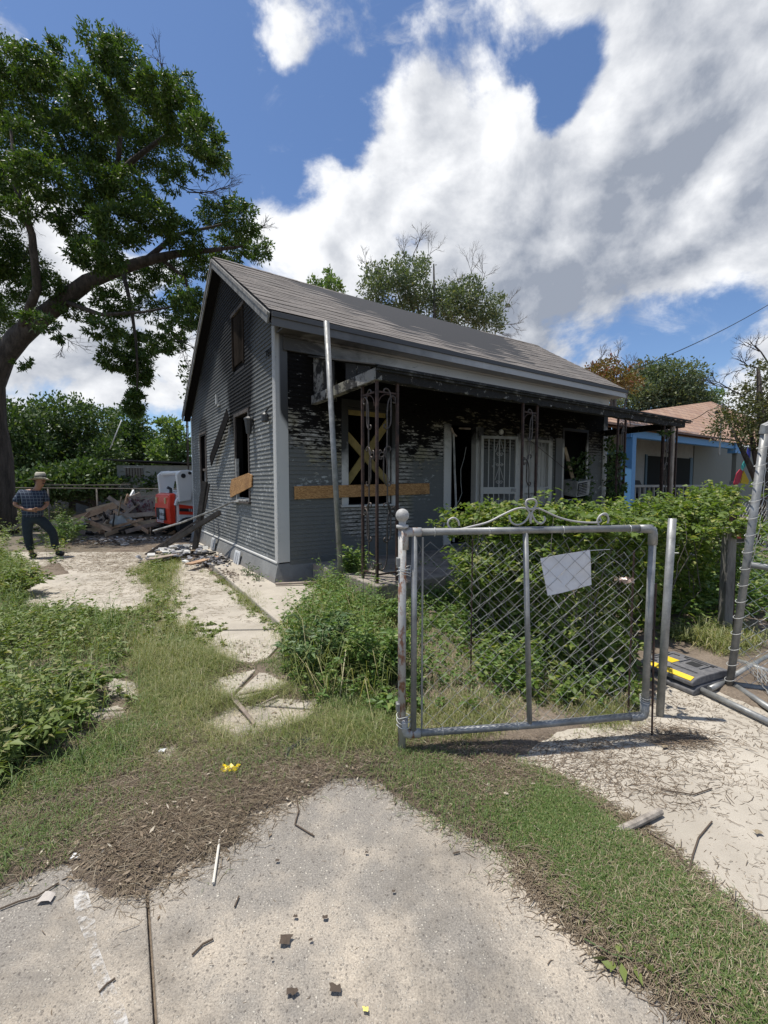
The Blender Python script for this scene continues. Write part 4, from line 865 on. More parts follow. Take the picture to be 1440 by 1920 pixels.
# plastic bag scrap on the right
mb=MB(); c=gw(1188,1092,.06); pts=[]
P=[[c+Vector(((j-3)*.017+random.gauss(0,.004),random.gauss(0,.012),(i-2)*.012*(1-abs(j-3)/5)+random.gauss(0,.005))) for j in range(7)] for i in range(5)]
mb.grid(P); tag(mb.build('plastic_bag',mat('clear_wrapper',(.5,.38,.32),.25),fixn=False),'crumpled clear snack wrapper caught on the vine beside the gate','wrapper')
# latch post right of gate + drop rod
p0=Vector((*G(1237,1342),0)); 
smooth_sides(tag(MB().tube([p0,p0+Vector((.03,.0,1.37))],.025,14).build('latch_post',M_galv),'plain galvanised post just right of the gate','post'))
rod=empty('drop_rod',(0,0,0),0,'thin steel drop rod and latch hanging between gate and post','rod')
MB().tube([gw(1218,1376,-.02),gw(1222,1180,-.02),gw(1226,1092,-.02)],.006,7).build('rod_bar',M_iron,rod); MB().tube([gw(1224,1180,.01),gw(1229,1095,.01)],.012,8).build('rod_sleeve',M_galv,rod)
for (u0,v0,u1,v1) in ((1222,1083,1238,1083),(1214,1293,1226,1292),(1222,1027,1236,1027)):
    MB().tube([gw(u0,v0,0),gw(u1,v1,.08)],.008,6).build('latch_bracket',M_rustpaint,rod)
# ================================================================= LEANING FENCE PANEL at right
FB=Vector((*G(1367,1290),.0)); FT=Vector((at(1436,800,3.15)))
fp=empty('leaning_fence_panel',FB,0,'tall leaning galvanised pipe and chain-link panel at the right edge','fence panel')
ax=(FT-FB); lng=Vector((.93,-.36,0)).normalized()   # panel runs to the right and towards the viewer
def fpt(s,t): return ax*t+lng*s
smooth_sides(MB().tube([fpt(0,0),fpt(0,.985)],.026,14).build('upright_pipe',M_galv,fp))
smooth_sides(MB().tube([fpt(0,1.0),fpt(1.2,1.0)],.028,12).build('top_pipe',M_galv,fp)); smooth_sides(MB().tube([fpt(0,.5)+Vector((0,-.03,0)),fpt(1.2,.42)],.024,12).build('middle_pipe',M_galv,fp)); smooth_sides(MB().tube([fpt(0,.0)+Vector((0,0,.03)),fpt(1.2,0)+Vector((0,0,.03))],.026,12).build('bottom_pipe',M_galv,fp))
MB().tube([fpt(0,.975),fpt(0,1.0),fpt(.03,1.005)],.034,12).build('elbow_fitting',M_galv,fp)
mb=MB(); step=.055; n=int(1.2/step)
for i in range(n+1):
    pts=[];k=0;t=.02
    while t<1.0:
        s=(1 if (k+i)%2==0 else -1); x=max(.02,i*step+s*step*.52); pts.append(fpt(x,t)+Vector((random.gauss(0,.002),s*.003+.03*math.sin(t*7+i*.2),random.gauss(0,.002)))); t+=step*.95/ax.length; k+=1
    mb.tube(pts,.0026,3,cap=False)
o=mb.build('wire_mesh',M_wire,fp,fixn=False); o['kind']='stuff'
for t in np.linspace(.04,.93,15): MB().tube([fpt(0,t)+Vector((math.cos(a)*.036,math.sin(a)*.036,.015*math.cos(a))) for a in np.linspace(0,5.6,14)],.0024,5).build('tie_wire',M_wire,fp)
# collapsed panel on the ground
cp=empty('fallen_fence_panel',(0,0,0),0,'chain-link panel lying flat on the footpath by the rubber base','fence panel')
GG=lambda u,v,z=.03:Vector((*G(u,v,z),z))
for a,b in (((1313,1292),(1460,1362)),((1357,1272),(1470,1345)),((1330,1292),(1366,1275)),((1362,1275),(1450,1225)),((1385,1240),(1450,1262))):
    smooth_sides(MB().tube([GG(*a),GG(*b)],.022,10).build('pipe',M_galv,cp))
mb=MB(); a0,a1,a2=GG(1395,1245,.05),GG(1500,1290,.06),GG(1370,1285,.05); e1=(a1-a0);e2=(GG(1480,1360,.05)-a0)
for i in range(26):
    pts=[]; 
    for k in range(18):
        s=(1 if (k+i)%2==0 else -1); pts.append(a0+e1*((i+s*.52)/26)+e2*(k/18)+Vector((0,0,.03+.05*math.sin(i*.5)*math.sin(k*.6)+random.gauss(0,.004))))
    mb.tube(pts,.0024,3,cap=False)
o=mb.build('wire_mesh',M_wire,cp,fixn=False); o['kind']='stuff'
# ================================================================= RUBBER FENCE BASES
M_rb=mat('recycled_rubber',(.10,.10,.105),.85,fn=speck((.075,.075,.08),(.17,.165,.165),25,.6,.003)); M_yel=mat('yellow_reflector',(.75,.50,.02),.5)
bx=[Vector((*G(1213,1235),0)),Vector((*G(1262,1198),0)),Vector((*G(1360,1245),0)),Vector((*G(1300,1300),0))]
o0=Vector((*G(1300,1305),0)); ang=R(114); LL,WW=.44,.50
def rbase(off,z0,label,tops):
    e=empty('rubber_fence_base',(o0.x+off[0],o0.y+off[1],z0),ang-math.pi if False else ang,label,'barrier base','stacked rubber fence bases')
    # local x along dirL, local y = -(towards dirR)
    w=-WW; mb=MB(); h=.062
    prof=[(0,0),(0,.032),(-.05,.055),(-.10,h),(w+.12,h),(w+.04,.05),(w,.03),(w,0)]
    mb.prism([(0,y,z_) for y,z_ in prof],(LL,0,0)); mb.build('block',M_rb,e,bevel=.008)
    if tops:
        MB().prism([(.02,-.006,.038),(.02,-.05,.0565),(.02,-.05,.060),(.02,-.006,.041)],(LL-.1,0,0)).build('reflector_strip',M_yel,e)
        MB().box(.26,-.26,h+.001,.36,-.16,h+.004).build('reflector_square',M_yel,e)
        MB().box(.12,-.34,h+.0005,.21,-.25,h+.0025).build('hole',M_rubber,e)
        for (x0,y0,x1,y1) in ((.05,-.13,.25,-.14),(.05,w+.11,.3,w+.10),(.38,-.14,.39,w+.14),(.41,-.14,.42,w+.14),(.08,-.36,.09,-.23),(.24,-.36,.25,-.23),(.08,-.37,.25,-.36)):
            MB().box(min(x0,x1),min(y0,y1),h+.001,max(x0,x1),max(y0,y1),h+.009).build('rib',M_rb,e)
        for k in range(4): MB().box(.06+k*.09,w+.125,h+.001,.11+k*.09,w+.14,h+.0035).build('slot',M_rubber,e)
    return e
rbase((0,0),0,'lower dark rubber fence base under the one with the yellow strip',False)
rbase((.0,.012),.064,'upper dark rubber fence base with yellow reflective strip',True)
# ================================================================= VEGETATION HELPERS
def cloud(name,pts3,n,L,wd,m,parent,sub=14,spread=.5,jit=1.0,up=.2,base=Vector((0,0,0))):
    """pts3: list of (centre, (rx,ry,rz), weight); leaves gather in sprays inside each ellipsoid"""
    wt=np.array([p[2] for p in pts3]); cnt=(n*wt/wt.sum()).astype(int); PP=[];DD=[]
    for (c,r,w),k in zip(pts3,cnt):
        if k<4: continue
        ns=max(3,int(k/sub)); d=unit(rng.normal(size=(ns,3))); rad=rng.uniform(.25,1,(ns,1))**.45
        cen=d*rad*np.array(r); s=rng.integers(0,ns,k); off=rng.normal(size=(k,3))*np.array([1,1,.6])*np.mean(r)*.19*jit
        p=cen[s]+off; PP.append(p+np.array(c)); dd=d[s]*.5+rng.normal(size=(k,3))*.6; dd[:,2]+=up; DD.append(dd)
    P=np.concatenate(PP)-np.array(base); D=np.concatenate(DD); k=len(P)
    V,F=diamonds(P,D,rng.uniform(.6,1.3,k)*L,rng.uniform(.7,1.2,k)*wd)
    return npmesh(name,V,[F],m,parent)
def tree(name,label,base,limbs,clumps,n,L,wd,m,cat='tree',group=None,sub=14,jit=1.0,bare=0,barec=(),up=.2,depthj=.0,bark=None):
    """limbs: list of [(point,radius)...]; clumps: (centre,(rx,ry,rz),weight)"""
    b=Vector((base[0],base[1],0)); r=empty(name,b,0,label,cat,group)
    mb=MB()
    for lb in limbs: mb.tube([Vector(p)-b for p,_ in lb],[q for _,q in lb],8)
    for (p,dr,ln) in barec:           # bare twigs
        def grow(p,d,l,rad,lev):
            q=p+d*l; mb.tube([p-b,(p+q)/2-b+Vector((random.gauss(0,l*.05),0,random.gauss(0,l*.05))),q-b],[rad,rad*.8,rad*.6],4,cap=False)
            if lev>0:
                for k in range(3):
                    nd=(d+Vector((random.gauss(0,.45),random.gauss(0,.45),random.gauss(0,.35)+.1))).normalized(); grow(p+d*l*random.uniform(.4,1),nd,l*random.uniform(.55,.8),rad*.6,lev-1)
        grow(Vector(p),Vector(dr).normalized(),ln,.02 if ln<1 else .03,4)
    mb.build('trunk',bark or M_bark,r,smooth=True,fixn=False)
    o=cloud('crown',clumps,n,L,wd,m,r,sub,jit=jit,up=up,base=b); o['kind']='stuff' if False else ''
    del o['kind']
    return r
def cl(lst,Y,dj=1.5,zr=1.0):
    out=[]
    for q in lst:
        u,v,ru,rv=q[:4]; w=q[4] if len(q)>4 else 1; yy=Y+random.uniform(-dj,dj); c=at(u,v,yy); s=yy/FPX
        rx,rz=ru*s,rv*s; out.append((tuple(c),(rx,min(rx,rz)*1.1*zr+.2,rz),w*ru*rv))
    return out
def br(pts,Y): return [(at(u,v,Y+dy),r) for u,v,r,dy in pts]
# ---- big pecan tree at left
TY=14.5
pec=[(120,115,34,26),(190,95,32,32),(240,130,48,42),(300,178,45,34),(345,165,26,24),(65,130,42,34),(15,110,34,36),(100,185,62,42),(25,200,48,48),(180,195,55,46),(262,215,58,48),(340,228,52,42),(385,262,38,34),(412,300,20,20),(140,262,58,46),(50,275,55,42),(-40,180,60,70),(-60,320,70,70),(220,290,56,46),(300,290,48,36),(5,330,38,28),(80,335,55,36),(165,345,55,38),(240,355,44,34),(325,340,30,22,.7),(60,395,40,22,.6),(150,420,52,32),(225,425,55,36),(292,405,44,32),(345,445,42,30),(405,405,38,28),(448,412,34,34),(482,465,30,26),(430,465,42,26),(392,500,45,24),(320,510,50,26),(-20,470,60,60),(40,500,55,45),(95,540,40,30),(25,575,50,38),(-60,590,70,60),(75,600,30,20,.6),(255,520,55,28),(350,555,36,28,.8),(365,595,26,28,.6),(325,610,34,20,.5),(280,580,42,26,.7),(215,570,45,26),(195,615,36,22,.8),(238,635,28,26,.8),(300,645,26,20,1.2),(330,640,22,20,1),(355,590,30,30,1),(258,690,24,38,2.2),(252,755,15,30,2.6),(265,650,26,26,1.5),(212,672,24,24,1.4),(140,585,34,20,.7),(115,630,18,12,.6),(40,680,14,16,.6),(180,480,55,30),(20,400,40,25,.6),(375,310,30,18,.5)]
bt=at(8,985,TY)
limbs=[br([(-14,1010,.72,0),(-8,940,.52,0),(-8,860,.46,0),(-18,790,.42,0),(-16,720,.36,0),(6,670,.31,0),(35,632,.32,0),(75,598,.28,0),(120,562,.25,0),(165,528,.23,0),(215,508,.2,0),(270,490,.16,0),(330,476,.12,0),(390,470,.08,0),(455,462,.03,0)],TY),
 br([(198,512,.18,0),(190,470,.16,.2),(192,420,.14,.3),(205,375,.13,.4),(220,330,.11,.5),(250,300,.09,.4),(300,262,.06,0),(350,225,.02,0)],TY),
 br([(190,430,.12,0),(165,370,.1,.6),(130,300,.08,1),(95,230,.06,1),(70,160,.03,1)],TY),
 br([(220,330,.09,.5),(225,260,.07,0),(215,180,.05,-.4),(195,110,.02,-.6)],TY),
 br([(35,632,.14,0),(70,540,.12,-.8),(60,440,.1,-1.2),(30,350,.07,-1.5),(20,240,.03,-1.5)],TY),
 br([(270,490,.09,0),(330,440,.07,.8),(400,425,.04,1.2),(450,410,.02,1.4)],TY),
 br([(230,508,.07,0),(245,570,.06,-.3),(255,640,.04,-.4),(258,700,.03,-.4),(255,770,.012,-.4)],TY),
 br([(120,565,.08,0),(190,590,.06,-.8),(270,585,.04,-1),(350,570,.02,-1)],TY),
 br([(300,484,.06,0),(345,520,.05,.3),(365,580,.03,.5),(355,620,.015,.5)],TY)]
bare=[(at(u,v,TY),d,l) for u,v,d,l in ((330,345,(.8,0,-.3),.9),(350,360,(.9,.1,.1),.9),(60,420,(-.6,0,.2),.9),(90,380,(-.5,0,-.6),.8),(310,620,(.6,0,-.6),.8),(340,640,(.7,0,-.3),.6),(215,110,(.1,0,1),.7),(300,150,(.2,0,1),.5),(455,440,(.9,0,.2),.5),(100,610,(.5,0,-.6),.6))]
tree('pecan_tree','huge dark green tree spreading over the left of the yard with bent limb',bt,limbs,cl([(q[0],q[1],q[2]*.86,q[3]*.86)+tuple(q[4:]) for q in pec],TY,2.4),165000,.135,.048,M_pecan,sub=34,barec=bare,jit=.72,up=-.15)
# ---- trees behind on the left
def simple(name,label,Y,lst,n,m,L=.2,wd=.12,dj=1.,trunk=.18,**k):
    us=sum(q[0] for q in lst)/len(lst); vmin=min(q[1] for q in lst); b=at(us,950,Y); top=at(us,vmin,Y)
    lm=[[((b.x,b.y,-.05),trunk),((b.x+.1,b.y,top.z*.4),trunk*.8),(tuple(top),trunk*.2)]]
    for q in lst[:5]:
        c=at(q[0],q[1],Y); lm.append([((b.x+.05,b.y,max(.3,c.z*.45)),trunk*.5),(tuple((Vector((b.x,b.y,c.z*.5))+c)/2),trunk*.35),(tuple(c),trunk*.1)])
    return tree(name,label,b,lm,cl(lst,Y,dj),n,L,wd,m,**k)
G1='trees beyond the back fence'
simple('broadleaf_tree','round dark tree rising left of the shed behind the chain-link fence',25,[(120,778,60,34),(170,800,50,36),(80,800,40,36),(150,850,60,40),(90,870,50,40),(200,860,30,40)],15000,M_bgleaf,group=G1)
simple('broadleaf_tree','dark tree directly behind the man and the thick trunk',22,[(20,800,50,50),(50,850,40,40),(-30,820,60,70),(30,900,60,40)],11000,M_bgleaf,group=G1)
simple('broadleaf_tree','dense tree above the little shed roof',30,[(235,790,34,26),(250,830,50,30),(215,850,40,36),(290,850,44,30),(270,880,50,20)],14000,M_bgleaf,group=G1,L=.24)
simple('young_tree','pale green young tree against the sky just left of the house',24,[(318,800,20,18),(335,835,20,25),(310,850,26,24),(350,880,24,24),(340,905,20,20)],5000,M_bgleaf2,L=.2,group=G1,sub=8)
simple('vine_thicket','dark thicket over the old garage beyond the fence',21,[(110,905,70,30),(170,900,50,36),(60,920,50,26),(215,915,30,20),(300,905,40,14)],12000,M_bgleaf,cat='bush')
simple('small_tree','thin leafy twig beside the left eave of the house',18,[(350,700,10,26,.5),(352,742,8,16,.5)],260,M_bgleaf,L=.14,wd=.07,trunk=.04,cat='branch',sub=6)
# trees behind the house
bareh=[(at(u,v,22),d,l) for u,v,d,l in ((700,520,(-.4,0,.9),1.2),(720,530,(-.6,0,.9),1.0),(775,500,(.2,0,1),1.7),(790,510,(.5,0,1),1.6),(760,500,(-.1,0,1),1.3),(880,540,(.1,0,1),1.6),(895,540,(.5,0,1),1.4),(870,560,(-.3,0,1),1.1),(930,590,(.8,0,.6),1.3),(940,610,(1,0,.1),1.1),(925,620,(.9,0,-.3),.9),(850,560,(0,0,1),1.0))]
bareh=[(p,d,l*.62) for p,d,l in bareh]
simple('hackberry_tree','grey-green tree with bare topmost twigs showing above the roof ridge',22,[(735,520,34,24),(700,540,26,22),(752,495,14,20),(775,530,30,34),(740,555,50,30),(820,560,40,26),(860,570,36,28),(900,580,34,28),(870,600,50,26),(920,605,24,22),(800,585,60,30),(840,555,24,20),(700,515,18,20),(880,545,22,24),(790,500,16,22),(930,575,20,18)],17000,M_hack,L=.15,wd=.08,sub=9,barec=bareh,bark=M_twig)
simple('hackberry_tree','small leafy treetop peeping over the roof left of the pole',24,[(615,520,10,14),(625,535,14,14),(605,545,18,12),(590,528,12,6),(635,548,10,10)],1500,M_bgleaf2,L=.17,wd=.09,sub=8)
# right side trees
bm=[(at(u,v,19),d,l) for u,v,d,l in ((1125,690,(0,0,1),.45),(1150,690,(.3,0,1),.5),(1175,700,(.6,0,.8),.5))]
simple('crape_myrtle','yellow and reddish crape myrtle behind the right end of the roof',19,[(1115,700,20,16),(1140,690,20,18),(1150,715,30,22),(1125,720,26,18),(1180,720,24,14),(1190,690,14,10,.5)],4200,M_myrtle,L=.13,wd=.07,barec=bm,sub=8,bark=M_twig)
simple('broadleaf_tree','full green tree standing behind the blue-trimmed house',33,[(1215,715,40,34),(1260,712,50,34),(1240,740,70,34),(1290,740,34,26),(1180,750,40,36),(1195,720,30,24),(1300,755,40,20)],17000,M_hack,L=.25,wd=.13,sub=10)
simple('small_tree','pale treetop right of the vent pipe above the tiled roof',40,[(1330,752,24,14),(1345,738,10,10),(1315,765,30,14)],1800,M_bgleaf2,L=.25,sub=8)
bo=[(at(u,v,12),d,l) for u,v,d,l in ((1420,690,(-.9,0,.2),.5),(1390,740,(-.8,0,.4),.6),(1440,680,(-.5,0,.6),.6))]
simple('shrub_tree','olive-coloured shrubby tree before the tiled roof at the right edge',12,[(1400,775,44,30),(1440,740,40,40),(1420,690,22,10,.5),(1370,800,28,26),(1430,820,50,24),(1480,770,50,60),(1395,730,26,12,.6),(1440,700,26,16,.7)],9500,M_olive,L=.085,wd=.045,sub=12,barec=bo)
# ================================================================= BACKGROUND STRUCTURES LEFT
garage=empty('old_garage',at(110,930,27),R(-8),'dim grey gabled garage half hidden under the trees behind the man','garage')
MB().box(-3.2,0,-1,2.2,4,1.6+.6).build('wall',mat('old_grey_stucco',(.14,.14,.14),.9),garage); MB().prism([(-3.5,-.2,2.2),(-.6,-.2,3.6),(2.6,-.2,2.2),(2.6,-.2,2.3),(-.6,-.2,3.75),(-3.5,-.2,2.3)],(0,4.4,0)).build('roof',mat('old_roofing',(.12,.12,.115),.9),garage)
shed=empty('garden_shed',at(262,940,21),R(4),'low grey shed with barred window behind the debris pile','shed')
MB().box(-1.0,0,-.3,2.6,2.4,1.72).build('wall',mat('pale_grey_wall',(.26,.27,.25),.9,fn=speck((.18,.19,.17),(.32,.33,.31),1.5,.2)),shed)
MB().prism([(-1.5,-.35,1.96),(3.0,-.35,1.78),(3.0,-.35,1.84),(-1.5,-.35,2.02)],(0,3,0)).build('roof',mat('dark_shed_roof',(.04,.04,.04),.9),shed)
w_=MB().box(-.62,-.03,1.15,.20,-.001,1.6).build('window',M_glass,shed); 
for k in range(6): MB().box(-.55+k*.13,-.05,1.16,-.53+k*.13,-.031,1.59).build('bar',M_iron,w_)
MB().box(-.68,-.04,1.6,.26,-.001,1.66).build('window_frame',M_acw,w_)
fl=empty('chain_link_fence',at(180,960,17.5),0,'rusted chain-link fence with top rail behind the debris pile','fence')
fo=Vector(fl.location)
for u in (92,183,250,300,-20): p=at(u,960,17.5)-fo; smooth_sides(MB().tube([(p.x,0,-1.2),(p.x,0,at(u,916,17.5).z-fo.z)],.03,8).build('fence_post',M_twig,fl))
for z1,z2 in ((916,915),): a=at(-60,914,17.5)-fo;b=at(350,917,17.5)-fo; MB().tube([a,b],.02,6).build('top_rail',M_twig,fl)
for v0,v1 in ((908,911),(911,908)): a=at(85,v0,17.4)-fo;b=at(245,v1,17.4)-fo; MB().tube([a,b],.014,5).build('rail',M_twig,fl)
a=at(-60,914,17.5)-fo;b=at(350,917,17.5)-fo
chainlink('wire_mesh',fl,a.x,b.x,-1.0,a.z,.12,.0025,M_iron,.01)
# white pole in the hedge
smooth_sides(tag(MB().tube([at(206,842,20),at(228,788,20)],.022,6).build('thin_pole',M_white),'thin white pole leaning in the foliage left of the shed','pole'))
# ================================================================= DEBRIS PILE
pileY=15.5
rubble('debris_mound',at(255,980,pileY).x,pileY,2.6,1.0,1700,[M_wooddk,M_wood,M_woodgr,M_soil,M_wooddk],.11,'heap of charred rubble under the boards in the back yard',z=-.02,hgt=1.0,rot=0)
rubble('yard_debris',at(250,1000,12.8).x,12.8,3.0,1.0,900,[M_soil,M_woodgr,M_plaster,M_wooddk],.05,'brown chips and litter spread on the dirt before the pile',z=-.07,hgt=.05,rot=0)
pb=[((133,976),(226,944),.20,M_wood,'long reddish board resting on the left flank of the debris heap',15.0),((162,958),(222,942),.13,M_woodlt,'pale board lying above the long reddish one on the heap',15.4),
 ((176,991),(206,957),.13,M_woodgr,'greyish plank leaning steeply at the front of the heap',14.6),((165,995),(298,977),.16,M_woodlt,'long yellowish timber along the foot of the heap',14.2),
 ((222,944),(282,975),.14,M_wood,'brown plank sloping down to the right across the heap',15.0),((233,955),(241,928),.18,M_wood,'short brown board standing on top of the heap',15.6),
 ((241,936),(263,926),.14,M_woodgr,'grey plank at the crest of the heap pointing right',15.8),((245,932),(251,921),.14,M_white,'small white slab standing on the crest of the heap',15.9),
 ((263,949),(290,935),.16,M_woodgr,'weathered board slanting up to the right of the crest',15.2),((262,932),(292,930),.08,M_woodgr,'thin crooked lath across the right shoulder of the heap',15.6),
 ((190,990),(201,976),.07,M_woodlt,'short pale stake at the foot of the heap',14.2),((150,985),(170,975),.10,M_plaster,'white chipped board at the left foot of the heap',14.5),
 ((243,941),(257,937),.08,M_woodlt,'small pale lath just under the crest',15.2),((250,971),(263,964),.06,M_woodlt,'thin lath in the dark middle of the heap',14.6),
 ((120,992),(160,999),.12,M_woodgr,'flat grey board on the ground left of the heap',13.6),((255,985),(300,980),.16,M_wooddk,'black board at the right foot beside the loader',14.4)]
for (a,b,w,m,l,yy) in pb:
    A_,B_=at(*a,yy),at(*b,yy+.3); A_.z=max(A_.z,.0);B_.z=max(B_.z,.0); plank('debris_board',A_,B_,.05,w,m,l,'board')
for k in range(60):
    x=random.gauss(at(245,980,15).x,1.4); y=random.uniform(13.9,16.2); h=.05+1.05*max(0,1-abs(x-at(255,980,15).x)/2.0)*random.random(); a=random.uniform(0,3.14); l=random.uniform(.3,1.0); dz=random.gauss(0,.22)
    plank('small_board',(x-math.cos(a)*l,y-math.sin(a)*l,max(.02,h-dz)),(x+math.cos(a)*l,y+math.sin(a)*l,max(.02,h+dz)),.03,random.uniform(.06,.14),random.choice([M_wood,M_woodgr,M_wooddk,M_woodlt]),'broken board jumbled in the debris heap','board','small boards jumbled in the heap')
mb=MB(); c=at(262,950,14.9)
P=[[c+Vector(((j-5)*.09,random.gauss(0,.06),(3-i)*.10-abs(j-5)*.02+random.gauss(0,.04))) for j in range(11)] for i in range(6)]
mb.grid(P); tag(mb.build('crumpled_fabric',mat('striped_pinkish_fabric',(.3,.2,.2),.9,fn=lambda nt,b:nt.put(b.inputs['Base Color'],nt.mix(nt.mr(nt.noise(nt.coord(),9,3),.5,.55),(.24,.20,.19),(.13,.05,.06)))),smooth=True,fixn=False),'crumpled striped red and white cloth draped on the heap','cloth')
mb=MB(); c=at(232,972,14.3)
P=[[c+Vector(((j-5)*.085,random.gauss(0,.05),(2-i)*.10*(1-abs(j-4)/8)+random.gauss(0,.02)-.1)) for j in range(11)] for i in range(5)]
mb.grid(P); tag(mb.build('plastic_tarp',mat('grey_tarp',(.3,.32,.31),.5),smooth=True,fixn=False),'grey plastic sheet sagging at the front of the heap','tarp')
# ================================================================= SKID LOADER
M_sw=mat('loader_white',(.72,.72,.70),.4); M_sr=mat('loader_red',(.78,.05,.02),.35); M_sdk=mat('loader_dark',(.02,.02,.022),.5)
kp=at(312,1000,13.9); sk=empty('skid_loader',(kp.x,kp.y,0),R(47),'white and red compact track loader parked behind the corner of the burnt house','loader')
def sp(name,mb,m,par=None,bevel=.02): return mb.build(name,m,par or sk,bevel=bevel)
# local: +x forward, +y left, rear at x=0
sp('body',MB().prism([(0.12,-.60,.30),(0.12,-.60,1.30),(.75,-.60,1.36),(1.1,-.60,1.15),(2.4,-.60,.9),(2.4,-.60,.30)],(0,1.2,0)),M_sw)
rd=sp('rear_door',MB().prism([(-.10,-.56,.36),(-.14,-.56,.85),(-.10,-.56,1.28),(.10,-.56,1.34),(.10,-.56,.33)],(0,1.12,0)),M_sr,bevel=.05)
sp('door_recess',MB().box(-.165,-.36,.48,-.13,.36,.86),M_sdk,rd,.01); 
MB().box(-.17,-.30,.52,-.166,.06,.82).build('decal_plate',mat('decal_grey',(.5,.5,.5),.5),rd); 
for yy in (-.36,.36): MB().box(-.16,yy-.03,1.0,-.12,yy+.03,1.18).build('tail_light',mat('lamp_yellowish',(.6,.5,.25),.3),rd)
def curve_to_mesh(o):
    dg=bpy.context.evaluated_depsgraph_get(); me=bpy.data.meshes.new_from_object(o.evaluated_get(dg)); n=bpy.data.objects.new(o.name,me); COL.objects.link(n); n.parent=o.parent; n.location=o.location; n.rotation_euler=o.rotation_euler
    nm=o.name; bpy.data.objects.remove(o); n.name=nm; return n
def text(body,size,p,rot,m,par,name='lettering'):
    cu=bpy.data.curves.new(name,'FONT'); cu.body=body; cu.size=size; cu.extrude=.002; cu.align_x='CENTER'; o=bpy.data.objects.new(name,cu); COL.objects.link(o); o.parent=par; o.location=p; o.rotation_euler=rot; cu.materials.append(m); return curve_to_mesh(o)
text('Bobcat',.17,(-.172,-.13,.62),(R(90),0,R(-90)),M_sdk,rd)
text('Bobcat',.2,(-.172,.0,.40),(R(90),0,R(-90)),M_white,rd)
# house number on the upper side wall
for i,(ch,yy) in enumerate((('7',.34),('0',.23),('1',.13))):
    cu=bpy.data.curves.new('house_number_digit','FONT'); cu.body=ch; cu.size=.17; cu.extrude=.003; o=bpy.data.objects.new('house_number_digit',cu); COL.objects.link(o); o.parent=house; cu.materials.append(M_black)
    o.location=(-.031,yy+.05,3.58); o.rotation_euler=(R(90),0,R(-90)); curve_to_mesh(o)
sp('side_panel',MB().prism([(.16,-.63,.42),(.16,-.63,1.05),(1.5,-.63,.80),(1.5,-.63,.35)],(0,.025,0)),M_sw)
sp('red_stripe',MB().prism([(.16,-.645,.98),(1.3,-.645,.78),(1.15,-.645,.50),(.75,-.645,.62),(.16,-.645,.66)],(0,.012,0)),M_sr,bevel=.004)
sp('model_plate',MB().prism([(.17,-.656,.86),(.95,-.656,.78),(.98,-.656,.70),(.17,-.656,.76)],(0,.009,0)),M_sdk,bevel=0); text('T650',.12,(.55,-.668,.735),(R(90),R(5),0),M_white,sk)
for s in (-1,1):
    yy=s*.74; lx=sp('lift_arm',MB().prism([(.12,yy-.06,1.05),(.05,yy-.06,1.9),(.18,yy-.06,2.02),(.42,yy-.06,2.05),(.55,yy-.06,1.95),(2.2,yy-.06,1.2),(2.2,yy-.06,1.05),(.58,yy-.06,1.72),(.48,yy-.06,1.1)],(0,.12,0)),M_sw,bevel=.02)
    for cx,cz,r in ((.25,1.86,.07),(.45,1.95,.05)):
        o=MB().lathe((0,0,0),[(r,-.012),(r,.012)],14).build('pivot_pin',M_sdk,lx); o.location=(cx,yy+s*.07,cz); o.rotation_euler=(R(90),0,0)
    o=sp('wheel_guard',MB().tube([(.6+.55*math.cos(a),s*.66,.95+.42*math.sin(a)) for a in np.linspace(0,math.pi,10)],.05,6),M_sw,bevel=0)
    tr=sp('track',MB().prism([(.1+.28+.28*math.cos(a),s*.62-.16,.28+.28*math.sin(a)) for a in np.linspace(math.pi/2,3*math.pi/2,8)]+[(2.1+.28*math.cos(a),s*.62-.16,.28+.28*math.sin(a)) for a in np.linspace(-math.pi/2,math.pi/2,8)],(0,.32,0)),M_rubber,bevel=.01)
    for k in range(22): MB().box(.1+k*.1,s*.62-.17,-.005,.15+k*.1,s*.62+.17,.02).build('tread_lug',M_rubber,tr)
sp('arm_crossbar',MB().tube([(.22,-.7,1.95),(.22,.7,1.95)],.07,8),M_sw,bevel=0)
cab=sp('cab',MB().prism([(.75,-.45,1.2),(.85,-.45,2.05),(1.75,-.45,2.05),(2.0,-.45,1.0)],(0,.9,0)),M_sw); MB().box(.95,-.462,1.35,1.65,-.452,1.9).build('side_window',M_glass,cab); MB().box(.77,-.36,1.45,.79,.36,1.95).build('rear_window',M_glass,cab)
sp('exhaust',MB().tube([(.25,.2,1.3),(.25,.2,1.45),(.15,.2,1.5)],.05,8),M_sdk,bevel=0)
